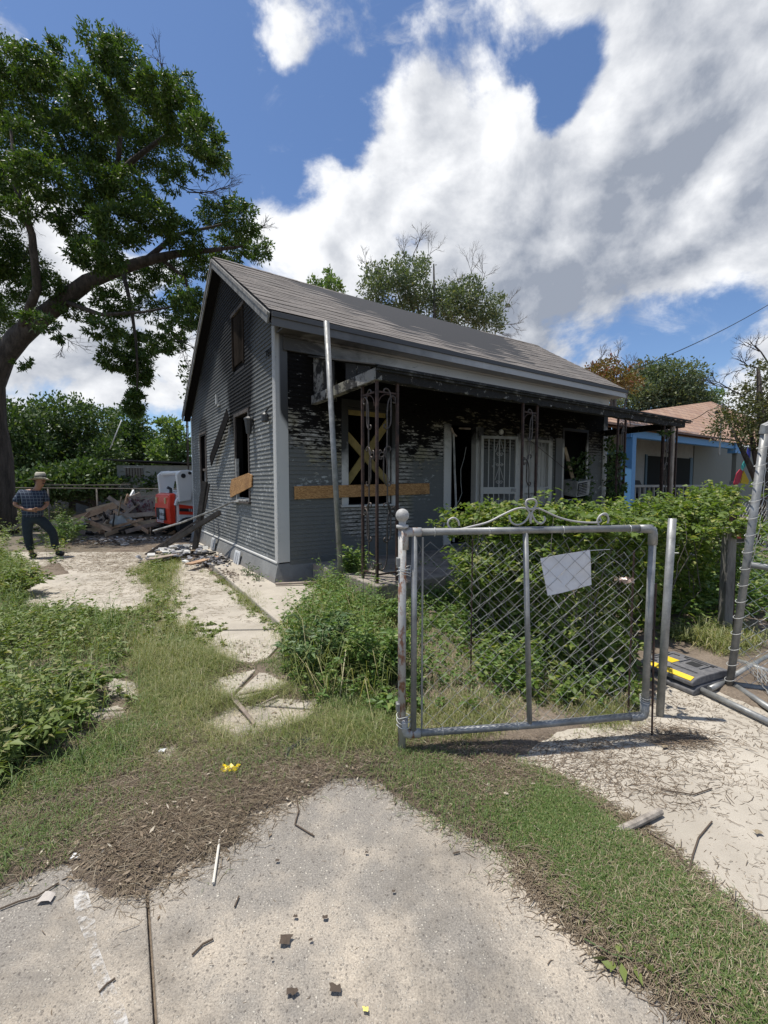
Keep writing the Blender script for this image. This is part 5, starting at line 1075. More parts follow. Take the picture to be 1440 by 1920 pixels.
# white gloves/hoses hanging by the house edge
# ================================================================= PERSON
MAN=Vector((-7.42,9.66,0)); man=empty('person',MAN+Vector((-.03,0,0)),R(38),'man in wide-brim hat, dark plaid shirt and jeans looking down at his hands','person')
def skin(name,verts,edges,m,par,sub=2,root=0):
    me=bpy.data.meshes.new(name); me.from_pydata([v[:3] for v in verts],edges,[]); o=bpy.data.objects.new(name,me); COL.objects.link(o); o.parent=par
    md=o.modifiers.new('skin','SKIN'); md.use_smooth_shade=True; s=o.modifiers.new('sub','SUBSURF'); s.levels=s.render_levels=sub
    me.materials.append(m)
    for i,v in enumerate(verts):
        r=v[3] if isinstance(v[3],tuple) else (v[3],v[3]); me.skin_vertices[0].data[i].radius=r; me.skin_vertices[0].data[i].use_root=(i==root)
    return o
M_skin=mat('skin',(.30,.155,.095),.55)
bv=[(-.25,0,.93,.13),(-.25,.0,1.15,.14),(-.23,0,1.36,.14),(-.17,-.02,1.47,.07),(-.13,-.03,1.54,.065),(-.10,-.045,1.62,.085),(-.09,-.04,1.70,.095),(-.09,-.035,1.76,.07),
    (-.43,.03,1.41,.075),(-.55,.0,1.16,.045),(-.36,-.13,1.06,.033),(-.26,-.2,1.04,.032),  # right arm 8-11
    (-.05,.0,1.41,.075),(-.0,-.02,1.16,.045),(-.08,-.15,1.07,.033),(-.15,-.22,1.06,.032), # left arm 12-15
    (-.35,0,.88,.085),(-.35,-.02,.5,.06),(-.31,.02,.11,.045),(-.29,-.02,.06,.03),(-.15,0,.88,.085),(.08,-.08,.52,.06),(.13,.02,.11,.045),(.15,0,.06,.03)]
be=[(0,1),(1,2),(2,3),(3,4),(4,5),(5,6),(6,7),(2,8),(8,9),(9,10),(10,11),(2,12),(12,13),(13,14),(14,15),(0,16),(16,17),(17,18),(18,19),(0,20),(20,21),(21,22),(22,23)]
for (w_i,sx) in ((11,1),(15,-1)):
    wx,wy,wz=bv[w_i][:3]
    for k in range(4):
        i=len(bv); ln=(.062,.07,.066,.052)[k]; dy=-.02+.004*k; zo=(k-1.5)*-.020
        bv.append((wx+sx*.03,wy+dy,wz+zo+.01,.0105)); bv.append((wx+sx*(.03+ln*.6),wy+dy-.02,wz+zo,.0095)); bv.append((wx+sx*(.03+ln*.8),wy+dy+.0,wz+zo-.015,.0085)); be+=[(w_i,i),(i,i+1),(i+1,i+2)]
    i=len(bv); bv.append((wx+sx*.01,wy-.03,wz+.03,.0115)); bv.append((wx+sx*.045,wy-.05,wz+.04,.010)); be+=[(w_i,i),(i,i+1)]
skin('body',bv,be,M_skin,man,2)
# facial features
hd=empty('head_details'); 
bpy.data.objects.remove(hd)
MB().prism([(-.035,-.125,1.655),(-.005,-.125,1.655),(-.018,-.155,1.635)],(.0,.02,.04)).build('nose',M_skin,man,bevel=.005)
MB().tube([(-.06,-.115,1.618),(-.02,-.128,1.613),(.01,-.11,1.618)],.010,6).build('moustache',mat('dark_hair',(.03,.02,.015),.8),man,smooth=True)
MB().tube([(-.185,.02,1.69),(-.17,.05,1.62),(-.10,.07,1.60),(-.03,.05,1.62)],.035,8).build('hair',MATS['dark_hair'],man,smooth=True)
for xx in (-.055,-.005): MB().lathe((xx,-.118,1.672),[(.001,-.008),(.009,-.004),(.009,.004),(.001,.008)],8).build('eye',M_sdk,man)
def f_plaid(nt,b):
    v=nt.coord(); x,y,z=nt.xyz(v)
    a=nt.m('PINGPONG',nt.m('ADD',x,nt.m('MULTIPLY',y,.5)),.03); c=nt.m('PINGPONG',z,.034); l1=nt.mr(a,.0,.007,1,0); l2=nt.mr(c,.0,.007,1,0)
    l3=nt.mr(a,.022,.03,0,1); base=nt.mix(nt.m('MULTIPLY',l3,.6),(.012,.018,.045),(.02,.05,.06)); col=nt.mix(nt.m('MULTIPLY',nt.m('MAXIMUM',l1,l2),.6),base,(.22,.28,.32)); nt.put(b.inputs['Base Color'],col)
M_plaid=mat('dark_plaid_cloth',(.03,.04,.07),.85,fn=f_plaid); M_jean=mat('dark_denim',(.02,.032,.045),.9,fn=speck((.006,.012,.018),(.02,.033,.042),5,.3)); 
skin('shirt',[(-.25,0,.86,(.19,.16)),(-.25,0,.95,(.205,.18)),(-.25,-.01,1.12,(.215,.19)),(-.24,0,1.32,(.20,.155)),(-.20,-.01,1.45,(.09,.08)),(-.43,.03,1.40,.105),(-.50,.015,1.27,.085),(-.53,.01,1.20,.08),(-.06,.0,1.40,.105),(-.02,-.01,1.27,.085),(-.01,-.015,1.20,.08)],[(0,1),(1,2),(2,3),(3,4),(3,5),(5,6),(6,7),(3,8),(8,9),(9,10)],M_plaid,man)
skin('jeans',[(-.25,0,.95,(.19,.16)),(-.35,0,.84,.125),(-.36,-.02,.52,.09),(-.32,.02,.14,.075),(-.14,0,.84,.125),(.08,-.08,.54,.09),(.12,.02,.14,.078),(-.25,0,1.0,(.185,.155))],[(0,1),(1,2),(2,3),(0,4),(4,5),(5,6),(0,7)],M_jean,man)
for (x,y,dx) in ((-.33,.02,.10),(.11,.0,.16)): skin('shoe',[(x,y+.02,.065,.07),(x+dx*.5,y-.04,.055,.062),(x+dx,y-.09,.045,.055)],[(0,1),(1,2)],mat('dark_boot',(.015,.014,.013),.6),man,2)
M_hat=mat('khaki_straw',(.42,.39,.31),.8); ht=MB()
ht.lathe((-.09,-.03,0),[(.225,1.722),(.18,1.727),(.105,1.745),(.1,1.78),(.095,1.84),(.07,1.865),(.001,1.86)],22)
ho=ht.build('hat',M_hat,man,smooth=True)
for v in ho.data.vertices:
    r=math.hypot(v.co.x+.09,v.co.y+.03)
    if r>.14: v.co.z+=.03*math.cos(2*math.atan2(v.co.y+.03,v.co.x+.09))*-1+(-.02 if v.co.x>0 else .0)
MB().lathe((-.09,-.03,0),[(.108,1.748),(.104,1.79)],22).build('hat_band',mat('dark_band',(.04,.045,.035),.8),ho)
# ================================================================= BLUE-TRIMMED HOUSE
BA=Vector((7.95,14.2,0)); bh=empty('blue_trimmed_house',BA,AH,'white neighbouring house with blue trim, red-brown shingle roof and porch','house')
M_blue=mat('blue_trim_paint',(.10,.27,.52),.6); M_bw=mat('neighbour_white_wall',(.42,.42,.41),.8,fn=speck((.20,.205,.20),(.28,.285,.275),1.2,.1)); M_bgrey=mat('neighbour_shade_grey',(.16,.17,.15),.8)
def bp(name,mb,m,par=None,**k): return mb.build(name,m,par or bh,**k)
bp('wall',MB().box(.05,1.9,-.1,24,9,3.7),M_bw); bp('wall_shade_sheet',MB().box(9.4,1.86,.5,24,1.899,3.6),M_bgrey); bp('porch_floor',MB().box(-.1,-.1,-.1,9.2,1.9,.55),M_porchc)  # thin grey sheet over the white wall, shade put into its colour
bp('corner_column',MB().box(-.12,-.12,-.1,.12,.12,3.2),M_blue,bevel=.01)
bp('porch_beam',MB().box(-.2,-.10,3.1,8.6,.1,3.32),M_blue); bp('beam_end',MB().box(8.1,-.16,2.92,8.8,.12,3.36),M_blue)
bp('porch_roof',MB().prism([(-.4,-.3,3.36),(-.4,2.0,3.95),(-.4,2.0,4.02),(-.4,-.3,3.43)],(12,0,0)),mat('brown_shingle_strip',(.20,.13,.11),.9,fn=speck((.13,.09,.08),(.26,.18,.15),6,.3)))
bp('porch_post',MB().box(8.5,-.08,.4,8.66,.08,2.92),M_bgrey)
def f_rs(nt,b):
    v=nt.coord(); x,y,z=nt.xyz(v); bt=nt.new('ShaderNodeTexBrick'); nt.put(bt.inputs['Vector'],nt.comb(x,nt.m('MULTIPLY',z,1.35),0)); bt.inputs['Scale'].default_value=1; bt.inputs['Brick Width'].default_value=.6; bt.inputs['Row Height'].default_value=.28; bt.inputs['Mortar Size'].default_value=.018
    bt.inputs['Color1'].default_value=(.36,.21,.135,1); bt.inputs['Color2'].default_value=(.46,.30,.20,1); bt.inputs['Mortar'].default_value=(.15,.09,.07,1)
    nt.put(b.inputs['Base Color'],nt.mix(nt.mr(nt.noise(v,1.5,5),.4,.7,0,.5),bt.outputs[0],(.36,.24,.19)))
M_rs=mat('red_brown_shingles',(.4,.23,.16),.9,fn=f_rs)
rf=bp('roof',MB().prism([(-.5,1.8,3.75),(21,5.5,7.2),(42,1.8,3.75)],(0,.0,.06)),M_rs); MB().prism([(-.5,1.8,3.75),(-.5,26,3.75),(21,22,7.2),(21,5.5,7.2)],(0,0,.05)).build('side_slope',M_rs,rf)
bp('roof_flashing',MB().prism([(3,1.75,3.98),(3,2.05,4.06),(9.5,2.05,4.06),(9.5,1.75,3.98)],(0,0,.03)),mat('patchy_white_flashing',(.4,.39,.37),.7,fn=speck((.2,.15,.13),(.6,.6,.58),2,.2)))
vp=at(1272,778,22); vl=BA
o=MB().lathe((0,0,0),[(.09,-.6),(.09,.25),(.17,.26),(.17,.38),(.1,.42)],12).build('vent_pipe',M_acw,bh); o.location=(9.1,6.6,5.9)
M_darkroom=mat('dark_interior_black',(.012,.014,.014),.8,spec=.1)  # matte black stands in for the dark interior behind door and window
# door, window
dr=bp('door',MB().box(1.9,1.86,.55,2.9,1.899,2.75),M_darkroom); MB().box(1.75,1.85,.55,1.9,1.9,2.9).build('door_frame',M_blue,dr); MB().box(2.9,1.85,.55,3.05,1.9,2.9).build('door_frame',M_blue,dr); MB().box(1.9,1.85,2.75,2.9,1.9,2.9).build('door_frame',M_blue,dr)
for k in range(6): MB().box(1.98+k*.16,1.84,.6,2.0+k*.16,1.859,2.7).build('bar',M_iron,dr)
wb=bp('porch_window',MB().box(5.0,1.86,.8,9.2,1.899,2.8),M_darkroom); MB().box(4.85,1.85,1.0,4.99,1.9,2.85).build('window_frame',mat('dull_blue',(.05,.10,.14),.7),wb); MB().box(9.01,1.85,1.0,9.3,1.9,2.85).build('window_frame',MATS['dull_blue'],wb)
rail=empty('porch_railing'); rail.parent=bh; 
MB().box(.15,-.06,1.50,8.4,.06,1.58).build('top_rail',M_bw,rail); MB().box(.15,-.04,.72,8.4,.04,.78).build('bottom_rail',M_bw,rail)
for k in range(26): MB().box(.32+k*.315,-.028,.78,.37+k*.315,.028,1.50).build('baluster',M_bw,rail)
MB().box(8.35,-.08,.5,8.5,.08,1.75).build('newel_post',M_bw,rail)
# dark grill on the porch
gr=empty('covered_grill',BA+Vector((math.cos(AH)*1.6-math.sin(AH)*1.0,math.sin(AH)*1.6+math.cos(AH)*1.0,.55)),AH,'black object standing on the neighbouring porch by its door','grill')
MB().prism([(0,0,.7),(.1,0,1.0),(.4,0,1.2),(1.1,0,1.2),(1.4,0,.9),(1.5,0,.7)],(0,.6,0)).build('lid',M_rubber,gr,bevel=.03); 
for x in (.2,1.2): MB().box(x,.1,0,x+.06,.5,.7).build('leg',M_rubber,gr)
# satellite dish
ds=empty('satellite_dish',at(1352,790,17),0,'dark grey satellite dish standing above the tiled roof','satellite dish')
prof=[(.001,0),(.25,.015),(.45,.05),(.55,.08),(.55,.09),(.42,.07),(.001,.02)]
o=MB().lathe((0,0,0),prof,24).build('reflector',mat('dish_grey',(.07,.07,.075),.6),ds,smooth=True); o.rotation_euler=(R(70),R(0),R(55)); o.location=(.12,0,.15)
MB().tube([(0,0,-1.3),(0,0,.1)],.03,8).build('mast',M_galv,ds); MB().tube([(.1,-.0,.0),(-.35,-.25,.28)],.015,6).build('feed_arm',M_galv,ds); MB().box(-.42,-.3,.25,-.32,-.2,.34).build('feed_horn',M_rubber,ds)
# pinwheel / wind sock
pw=empty('wind_spinner',at(1395,905,13.2),0,'colourful red, yellow and blue hanging wind spinner on the neighbouring porch','wind spinner')
for (pts,c,nm) in (([(-.30,-.02),(-.22,.28),(-.12,.40),(-.02,.38),(-.10,.0),(-.22,-.12)],(.45,.03,.06),'red'),([(-.02,.36),(.16,.05),(.14,-.05),(-.08,-.02)],(.55,.38,.02),'yellow'),([(-.06,.36),(.06,.55),(.12,.72),(.02,.68),(-.06,.5)],(.03,.25,.25),'teal'),([(.06,.62),(.16,.78),(.17,1.05),(.10,1.05),(.08,.85)],(.03,.04,.30),'blue')):
    MB().prism([(x,.01*k,z_) for k,(x,z_) in enumerate(pts)],(0,.03,0)).build('fabric_panel',mat('spinner_'+nm,c,.6),pw)
# wires
def wire(a,b,sag,name,label,r=.012):
    P=[a.lerp(b,t)-Vector((0,0,sag*4*t*(1-t))) for t in np.linspace(0,1,16)]; tag(MB().tube(P,r,5).build(name,M_rubber),label,'cable')
wire(at(1188,693,11.8),at(1475,550,16),.15,'power_cable','upper black service cable crossing the sky at right')
wire(at(1278,790,17),at(1327,770,15),.1,'service_cable','short cable running over the tiled roof to the clamp',.012); wire(at(1327,770,15),at(1470,690,10),.12,'service_cable','lower black cable from the clamp towards the right edge',.011)
wire(at(1327,772,15),at(1352,795,15.6),.0,'service_cable','thin drop cable from the clamp down to the dish',.009)
wire(W(9.3,-.35,3.95),W(9.9,-.2,3.2),.05,'service_cable','loose grey cable hanging off the right end of the eave',.01)
# side chain-link fence between the two houses
sf=empty('side_yard_fence',W(8.9,-2.2,0),AH-R(6),'low chain-link fence between the burnt house and its neighbour','fence')
MB().tube([(0,0,1.25),(5.5,0,1.25)],.022,8).build('top_rail',M_iron,sf)
for k in range(4): MB().tube([(k*1.7,0,-.1),(k*1.7,0,1.27)],.03,8).build('fence_post',M_galv,sf)
chainlink('wire_mesh',sf,0,5.5,.05,1.24,.08,.002,M_wire,.01)
# ================================================================= HEDGE AND FENCE ON THE RIGHT
def hedge(name,label,path,n,wd,hgt,m,L=.055,top=.25,seed=3,lo=.02,stems=30,vine=True):
    b=Vector((path[0][0],path[0][1],0)); r=empty(name,b,0,label,'hedge')
    P=np.array(path,float); seg=np.diff(P[:,:2],axis=0); ln=np.linalg.norm(seg,axis=1); cum=np.concatenate([[0],np.cumsum(ln)])
    s=rng.uniform(0,cum[-1],n); i=np.clip(np.searchsorted(cum,s)-1,0,len(ln)-1); f=(s-cum[i])/ln[i]; base=P[i,:2]+seg[i]*f[:,None]; hh=P[i,2]*(1-f)+P[i+1,2]*f
    nr=np.stack([-seg[i,1],seg[i,0]],1)/ln[i][:,None]
    lump=fbm(base,3.4,seed)*.22
    t=rng.uniform(0,1,n); ang=rng.uniform(-1.1,1.1,n)
    # shell-biased cross section
    z=lo+(hh+lump*.8)*np.where(rng.random(n)<top,rng.uniform(.86,1.03,n),rng.uniform(.0,1,n)**.85)
    side=rng.choice([-1,1],n); w=wd*(.35+.65*np.sin(np.clip(z/(hh+.01),0,1)*2.6+.35)); w=w*(1+1.2*fbm(np.column_stack([s,z]),5,seed+1)*.5)
    off=side*w*rng.uniform(.3,1,n)**.5
    pos=np.column_stack([base+nr*off[:,None],z]); dd=np.column_stack([nr*side[:,None]*.6,np.full(n,.0)])+rng.normal(size=(n,3))*.55; dd[:,2]+=.1
    V,F=leaves(pos-np.array(b),dd,rng.uniform(.45,1.6,n)*L,rng.uniform(.55,1.25,n)*L*.8,.2,.15)
    npmesh('foliage',V,[F],m,r)
    mb=MB()
    for k in range(stems):
        q=random.uniform(0,cum[-1]); j=max(0,min(len(ln)-1,int(np.searchsorted(cum,q))-1)); ff=(q-cum[j])/ln[j]; c=P[j,:2]+seg[j]*ff; h=P[j,2]
        pts=[];x,y=c[0]-b.x+random.gauss(0,wd*.5),c[1]-b.y+random.gauss(0,wd*.5); z_=0
        for q2 in range(7): pts.append((x,y,z_)); x+=random.gauss(0,.07);y+=random.gauss(0,.05);z_+=h/5.6*random.uniform(.7,1.2)
        mb.tube(pts,[.006,.006,.005,.005,.004,.003,.002],4,cap=False)
    mb.build('stems',M_twig,r,fixn=False); return r
hA=[G(1200,1255)+(1.34,),G(1290,1215)+(1.40,),G(1350,1195)+(1.50,),(4.35,4.9,1.55)]
hedge('vine_covered_fence','bright green vine hedge over the chain-link fence right of the gate post',[(2.2,4.35,1.16),(2.9,4.9,1.20),(3.6,5.35,1.30),(4.3,5.9,1.38),(5.4,6.9,1.42)],19000,.26,1.4,M_vine,stems=60)
hedge('vine_bush','tangled vine bush directly behind the gate with the white sheet',[(1.72,3.42,1.30),(1.5,3.85,1.33),(1.25,4.3,1.30),(1.05,5.0,1.22)],9500,.24,1.35,M_vine,seed=9,stems=60)
hedge('vine_bush','low vine growth between the bush and the porch front',[(1.4,4.7,1.20),(2.4,5.2,1.22),(3.4,5.9,1.3)],6000,.4,1.2,M_vine,seed=12,stems=30)
# wires of the old fence in the vines
for k in range(14):
    z_=.12+k*.085; 
    P=[Vector((1.85-.75*t+random.gauss(0,.01),2.98+1.5*t*0+.35*t,z_+random.gauss(0,.012))) for t in np.linspace(0,1,9)]
of=empty('old_wire_fence',(1.7,2.95,0),R(148),'sagging old wire fence inside the vines behind the gate','fence')
chainlink('wire_mesh',of,0,1.15,.1,1.15,.06,.0014,M_wire,.03,seed=4)
for x in (0.0,1.15): MB().tube([(x,0,0),(x,0,1.15)],.007,6).build('fence_post',M_iron,of)
# weathered wooden posts right
wp=G(1358,1190); mb=MB(); mb.bar((wp[0],wp[1],-.02),(wp[0]+.0,wp[1],1.15),.10,.09); tag(mb.build('wooden_post',mat('grey_post_wood',(.15,.145,.135),.9,fn=speck((.08,.075,.07),(.25,.24,.22),6,.8,.008,stretch=(1,1,.2))),bevel=.008),'grey weathered wooden post where the vine hedge ends','post')
mb=MB(); mb.bar((wp[0]+.10,wp[1]+.05,-.02),(wp[0]+.07,wp[1]+.05,1.28),.05,.05); tag(mb.build('steel_post',M_iron,bevel=.004),'thin dark steel post right beside the weathered wooden one','post')
# small red and black sign
sp_=at(1386,1000,4.7); sgn=empty('warning_sign',sp_,R(15),'small black and red sign hanging behind the leaning pipe','sign')
MB().box(-.075,-.004,-.09,.07,.004,.12).build('plate',mat('sign_black',(.02,.02,.02),.6),sgn); MB().box(-.062,-.009,-.055,.06,-.0045,.045).build('red_field',mat('sign_red',(.42,.07,.03),.6),sgn)
for a,b in (((-.078,-.012,-.1),(-.07,.006,.14)),((-.07,-.012,-.1),(.075,.006,-.092)),((.066,-.012,-.092),(.075,.006,.14))): MB().box(*a,*b).build('edge',M_acw,sgn)
# vines on the right end of the porch
cc=[(tuple(W(7.7+.25*math.sin(k*2.2),-.18,.7+k*.17)),(.22,.1,.16),1) for k in range(10)]+[(tuple(W(6.25,PY+.02,.6+k*.2)),(.14,.1,.16),.8) for k in range(9)]+[(tuple(W(8.95,-.2,.6+k*.22)),(.12,.08,.14),.8) for k in range(11)]+[(tuple(W(8.0+.1*k,PY,2.72)),(.1,.06,.06),.3) for k in range(3)]
pv=empty('climbing_vine',W(7.7,-.3,0),0,'dark leafy vine climbing the porch end beside the air conditioner','vine')
cloud('foliage',cc,2600,.08,.06,M_bgleaf,pv,sub=6,base=pv.location)
# ================================================================= GROUND COVER
def stuff(name,V,Fs,m,label=None,cat=None):
    o=npmesh(name,V,Fs,m); o['kind']='stuff'
    if label:o['label']=label
    if cat:o['category']=cat
    return o
def grass(name,poly,n,h,w,lean,m,noise=None,jit=.04,label=None,vary=.5):
    P=sample(poly,n,jit,noise); k=len(P); hv=np.clip(1+vary*fbm(P,3.5,len(name))*1.4,.35,2.2); V,q,t=blades(on(P),rng.uniform(.45,1.3,k)*h*hv,w*rng.uniform(.7,1.2,k),rng.uniform(lean[0],lean[1],k)); return stuff(name,V,[q,t],m,label,'grass')
def weeds(name,poly,n,h,m,leafL=.06,leafW=.026,per=16,noise=None,jit=.05,label=None,stemr=.0025,spread=.16,cat='weeds',lean=.25):
    P=sample(poly,n,jit,noise); n=len(P); B=on(P); H=rng.uniform(.45,1.3,n)*h*np.clip(.35+sdist(P,poly)/.45,.3,1)*np.clip(1+.9*fbm(P,3.0,len(name)+5),.35,1.9)
    ld=rng.normal(size=(n,2))*lean; T=B+np.column_stack([ld*H[:,None],H])
    i=np.repeat(np.arange(n),per); t=rng.uniform(.12,1.02,len(i)); c=B[i]*(1-t[:,None])+T[i]*t[:,None]; c[:,:2]+=ld[i]*(t[:,None]**2-t[:,None])*H[i][:,None]*.6
    a=rng.uniform(0,2*np.pi,len(i)); d=np.stack([np.cos(a),np.sin(a),rng.uniform(-.15,.75,len(i))],1); off=np.stack([np.cos(a),np.sin(a),np.zeros(len(i))],1)*(rng.uniform(0,1,len(i))*spread*H[i]*(1.15-t))[:,None]
    V,F=leaves(c+off,d,rng.uniform(.55,1.3,len(i))*leafL,rng.uniform(.6,1.2,len(i))*leafW,.25,.2)
    V2,q,tt=blades(B,H*1.02,np.full(n,stemr*2),np.clip(np.linalg.norm(ld,axis=1),0,.9),np.arctan2(ld[:,1],ld[:,0])); k=len(V)
    return stuff(name,np.concatenate([V,V2]),[np.concatenate([F,q+k]),tt+k],m,label,cat)
Z_strip=GP([(975,1500),(1010,1475),(1060,1490),(1120,1530),(1200,1585),(1260,1640),(1330,1700),(1440,1790),(1520,1860),(1560,1960),(1400,1980),(1345,1915),(1250,1835),(1140,1755),(1060,1695),(1005,1620),(930,1560),(900,1520)])
Z_thatch=GP([(-200,1620),(-100,1580),(0,1548),(150,1500),(330,1450),(520,1408),(640,1388),(760,1390),(860,1395),(975,1440),(1000,1480),(940,1560),(990,1650),(960,1690),(930,1600),(860,1562),(760,1500),(700,1462),(620,1462),(560,1495),(490,1540),(440,1600),(360,1640),(270,1690),(200,1680),(110,1620),(60,1650),(0,1670),(-200,1740)])
Z_fine=GP([(430,1200),(560,1210),(620,1300),(740,1320),(755,1395),(640,1405),(520,1395),(400,1420),(240,1450),(60,1520),(0,1530),(0,1480),(150,1420),(260,1340),(240,1240),(330,1200)])
Z_fine2=GP([(760,1390),(990,1395),(1060,1375),(1180,1355),(1190,1310),(900,1300),(760,1340)])
Z_left=GP([(-700,1060),(0,1040),(70,1065),(30,1100),(50,1145),(200,1155),(240,1200),(215,1300),(170,1400),(60,1465),(-60,1540),(-500,1640)])
Z_mid=GP([(300,1045),(335,1048),(320,1090),(330,1160),(400,1215),(330,1240),(230,1220),(160,1160),(250,1150),(300,1115),(250,1070)])
Z_edgeL=GP([(-300,1020),(-300,960),(140,960),(150,1010),(110,1055),(60,1060)])
Z_bush=GP([(560,1150),(640,1110),(745,1100),(752,1310),(700,1330),(590,1320),(545,1270),(530,1200)])
Z_yard=GP([(650,1110),(780,1080),(1000,1100),(1180,1260),(1190,1330),(1000,1345),(800,1350),(755,1330)])
Z_kerbw=GP([(385,1070),(420,1078),(480,1125),(560,1200),(600,1250),(560,1255),(520,1200),(450,1130)])
grass('green_grass_strip',Z_strip,30000,.034,.003,(.4,1.5),M_grass,None,.03,'short green grass strip between the driveway and the footpath',vary=.15)
grass('grass_strip_straw',Z_strip,9000,.035,.0022,(.6,1.5),M_straw,None,.05,'dry blades in the short grass strip')
def thatch(name,poly,n,L,m,jit,zn,noise=None,wd=.0022,label=None):
    P=sample(poly,n,jit,noise); k=len(P); B=on(P); B[:,2]+=rng.exponential(zn,k)+.002
    V,F=sticks(B,rng.normal(.5,.9,k),rng.uniform(.3,1.4,k)*L,wd*rng.uniform(.6,1.5,k),rng.normal(0,.12,k)); return stuff(name,V,[F],m,label,'straw')
thatch('dry_clippings',Z_thatch,12000,.060,M_straw,.04,.004,(3,21,-.3),.0017,label='dry brown grass clippings along the edge of the driveway')
thatch('dark_clippings',Z_thatch,10500,.05,M_straw_dk,.06,.003,(3,22,-.4),.0018,label='dark rotting clippings along the edge of the driveway')
grass('sparse_thatch_grass',Z_thatch,9000,.045,.0026,(.4,1.5),M_grass,(4,31,.0),.05,'thin yellowish grass growing through the clippings')
EXCL=C_p
thatch('clippings_under_grass',GP([(0,1500),(200,1330),(250,1200),(430,1210),(560,1230),(640,1310),(750,1330),(760,1400),(300,1440),(0,1530)]),14000,.07,M_straw,.06,.006,(3,23,.05),label='dry clippings among the grass of the drive')
EXCL=[]
thatch('path_litter',C_walk,2600,.05,M_straw_dk,.02,.002,(3.0,25,.22),.0022,'pine-needle like litter scattered on the footpath')
thatch('apron_litter',C_apron,1300,.022,M_straw_dk,.02,.002,(3.0,26,.1),.002,'few straws scattered on the aggregate slab')
thatch('far_drive_litter',GP([(0,1050),(340,1030),(540,1200),(440,1240),(0,1180)]),5000,.09,M_straw,.05,.004,(2.2,27,-.1),.003,'straw lying on the concrete tracks')
EXCL=C_p+[C_apron]
grass('fine_grass',Z_fine,17000,.07,.003,(.4,1.35),M_grass,(2.6,33,.12),.06,'fine green grass across the lower drive')
grass('wispy_grass',Z_fine,15000,.12,.0022,(.6,1.6),M_wisp,(2.4,34,.15),.08,'wispy yellow-green grass across the drive')
grass('gate_grass',Z_fine2,10000,.07,.003,(.3,1.3),M_wisp,(4,35,-.2),.05,'patchy yellowing grass below the gate')
EXCL=[]
grass('mid_grass',Z_mid,11000,.13,.0036,(.4,1.4),M_wisp,None,.10,'long grass growing between the concrete tracks')
weeds('mid_weeds',Z_mid,420,.17,M_weed,.05,.022,14,None,.10,'leafy weeds between the concrete tracks')
EXCL=[]
weeds('left_weeds',Z_left,3000,.30,M_weed,.058,.022,26,(2,41,-.3),.08,'tall leafy weeds filling the left edge of the yard',spread=.22)
grass('left_grass',Z_left,22000,.27,.005,(.4,1.4),M_grass,None,.10,'long grass among the weeds at left')
weeds('far_left_weeds',Z_edgeL,900,.42,M_weed,.10,.045,18,None,.2,'leafy weeds around the man',spread=.22)
EXCL=[]
grass('drive_edge_grass',GP([(60,1160),(230,1170),(350,1225),(430,1215),(430,1280),(250,1260),(120,1240)]),6000,.12,.0035,(.4,1.4),M_wisp,(3,36,.1),.10,'thin grass over the concrete tracks')
EXCL=[]
weeds('drive_tufts',GP([(330,1170),(420,1165),(410,1200),(350,1205)]),50,.10,M_weed,.045,.02,14,None,.02,'low weed tuft on the concrete track')
weeds('kerb_weeds',Z_kerbw,150,.12,M_weed,.04,.018,12,(4,43,-.1),.04,'weeds growing in the kerb joint')
grass('kerb_grass',Z_kerbw,1800,.12,.003,(.3,1.3),M_wisp,(4,44,-.1),.05,'grass growing in the kerb joint')
weeds('yard_weeds',Z_yard,1500,.20,M_weed2,.05,.026,16,(2.5,45,-.25),.05,'leafy weeds behind the gate')
grass('yard_straw',Z_yard,9000,.13,.0035,(.5,1.5),M_straw,(2.0,46,-.1),.05,'dry straw behind the gate')
grass('yard_grass',Z_yard,9000,.15,.0035,(.4,1.3),M_grass,None,.05,'long grass behind the gate')
weeds('hedge_foot_weeds',GP([(1240,1190),(1380,1185),(1390,1215),(1270,1205)]),150,.25,M_weed,.09,.03,14,None,.03,'weeds at the foot of the vine hedge')
grass('hedge_foot_grass',GP([(1240,1210),(1390,1175),(1420,1215),(1360,1240),(1280,1205)]),1500,.22,.006,(.5,1.4),M_wisp,None,.05,'arching grass at the foot of the vine hedge')
thatch('strip_edge_straw',GP([(985,1600),(1005,1600),(1080,1700),(1160,1755),(1270,1835),(1380,1930),(1330,1930),(1225,1845),(1110,1765),(1040,1710),(985,1640)]),3800,.045,M_straw,.035,.005,None,.0022,'dry straw along the lower edge of the grass strip')
thatch('strip_edge_dark_straw',GP([(985,1600),(1005,1600),(1080,1700),(1160,1755),(1270,1835),(1380,1930),(1330,1930),(1225,1845),(1110,1765),(1040,1710),(985,1640)]),2500,.04,M_straw_dk,.05,.003,None,.0022,'dark clippings along the lower edge of the grass strip')
thatch('strip_upper_edge_straw',GP([(960,1430),(1020,1462),(1110,1508),(1200,1570),(1300,1665),(1440,1790),(1450,1760),(1310,1640),(1210,1550),(1110,1490),(1010,1440)]),2600,.05,M_straw,.04,.004,None,.0022,'dry straw along the upper edge of the grass strip')
grass('strip_edge_grass',GP([(960,1430),(1020,1462),(1110,1508),(1200,1570),(1300,1665),(1440,1790),(1450,1770),(1310,1645),(1210,1555),(1110,1495),(1010,1445)]),2500,.04,.003,(.5,1.5),M_grass,None,.04,'creeping grass at the upper edge of the strip')
def flat_leaves(name,poly,n,L,m,noise,label):
    P=sample(poly,n,.04,noise); k=len(P); B=on(P); B[:,2]+=rng.uniform(.002,.014,k); a=rng.uniform(0,6.28,k); D=np.stack([np.cos(a),np.sin(a),rng.normal(0,.15,k)],1); V,F=leaves(B,D,rng.uniform(.5,1.4,k)*L,rng.uniform(.5,1.1,k)*L*.5,.3,.0); stuff(name,V,[F],m,label,'leaf litter')
M_lit=leafmat('leaf_litter',(.12,.085,.055),(.28,.22,.155),(.48,.42,.33),.05,.8,patch=9)
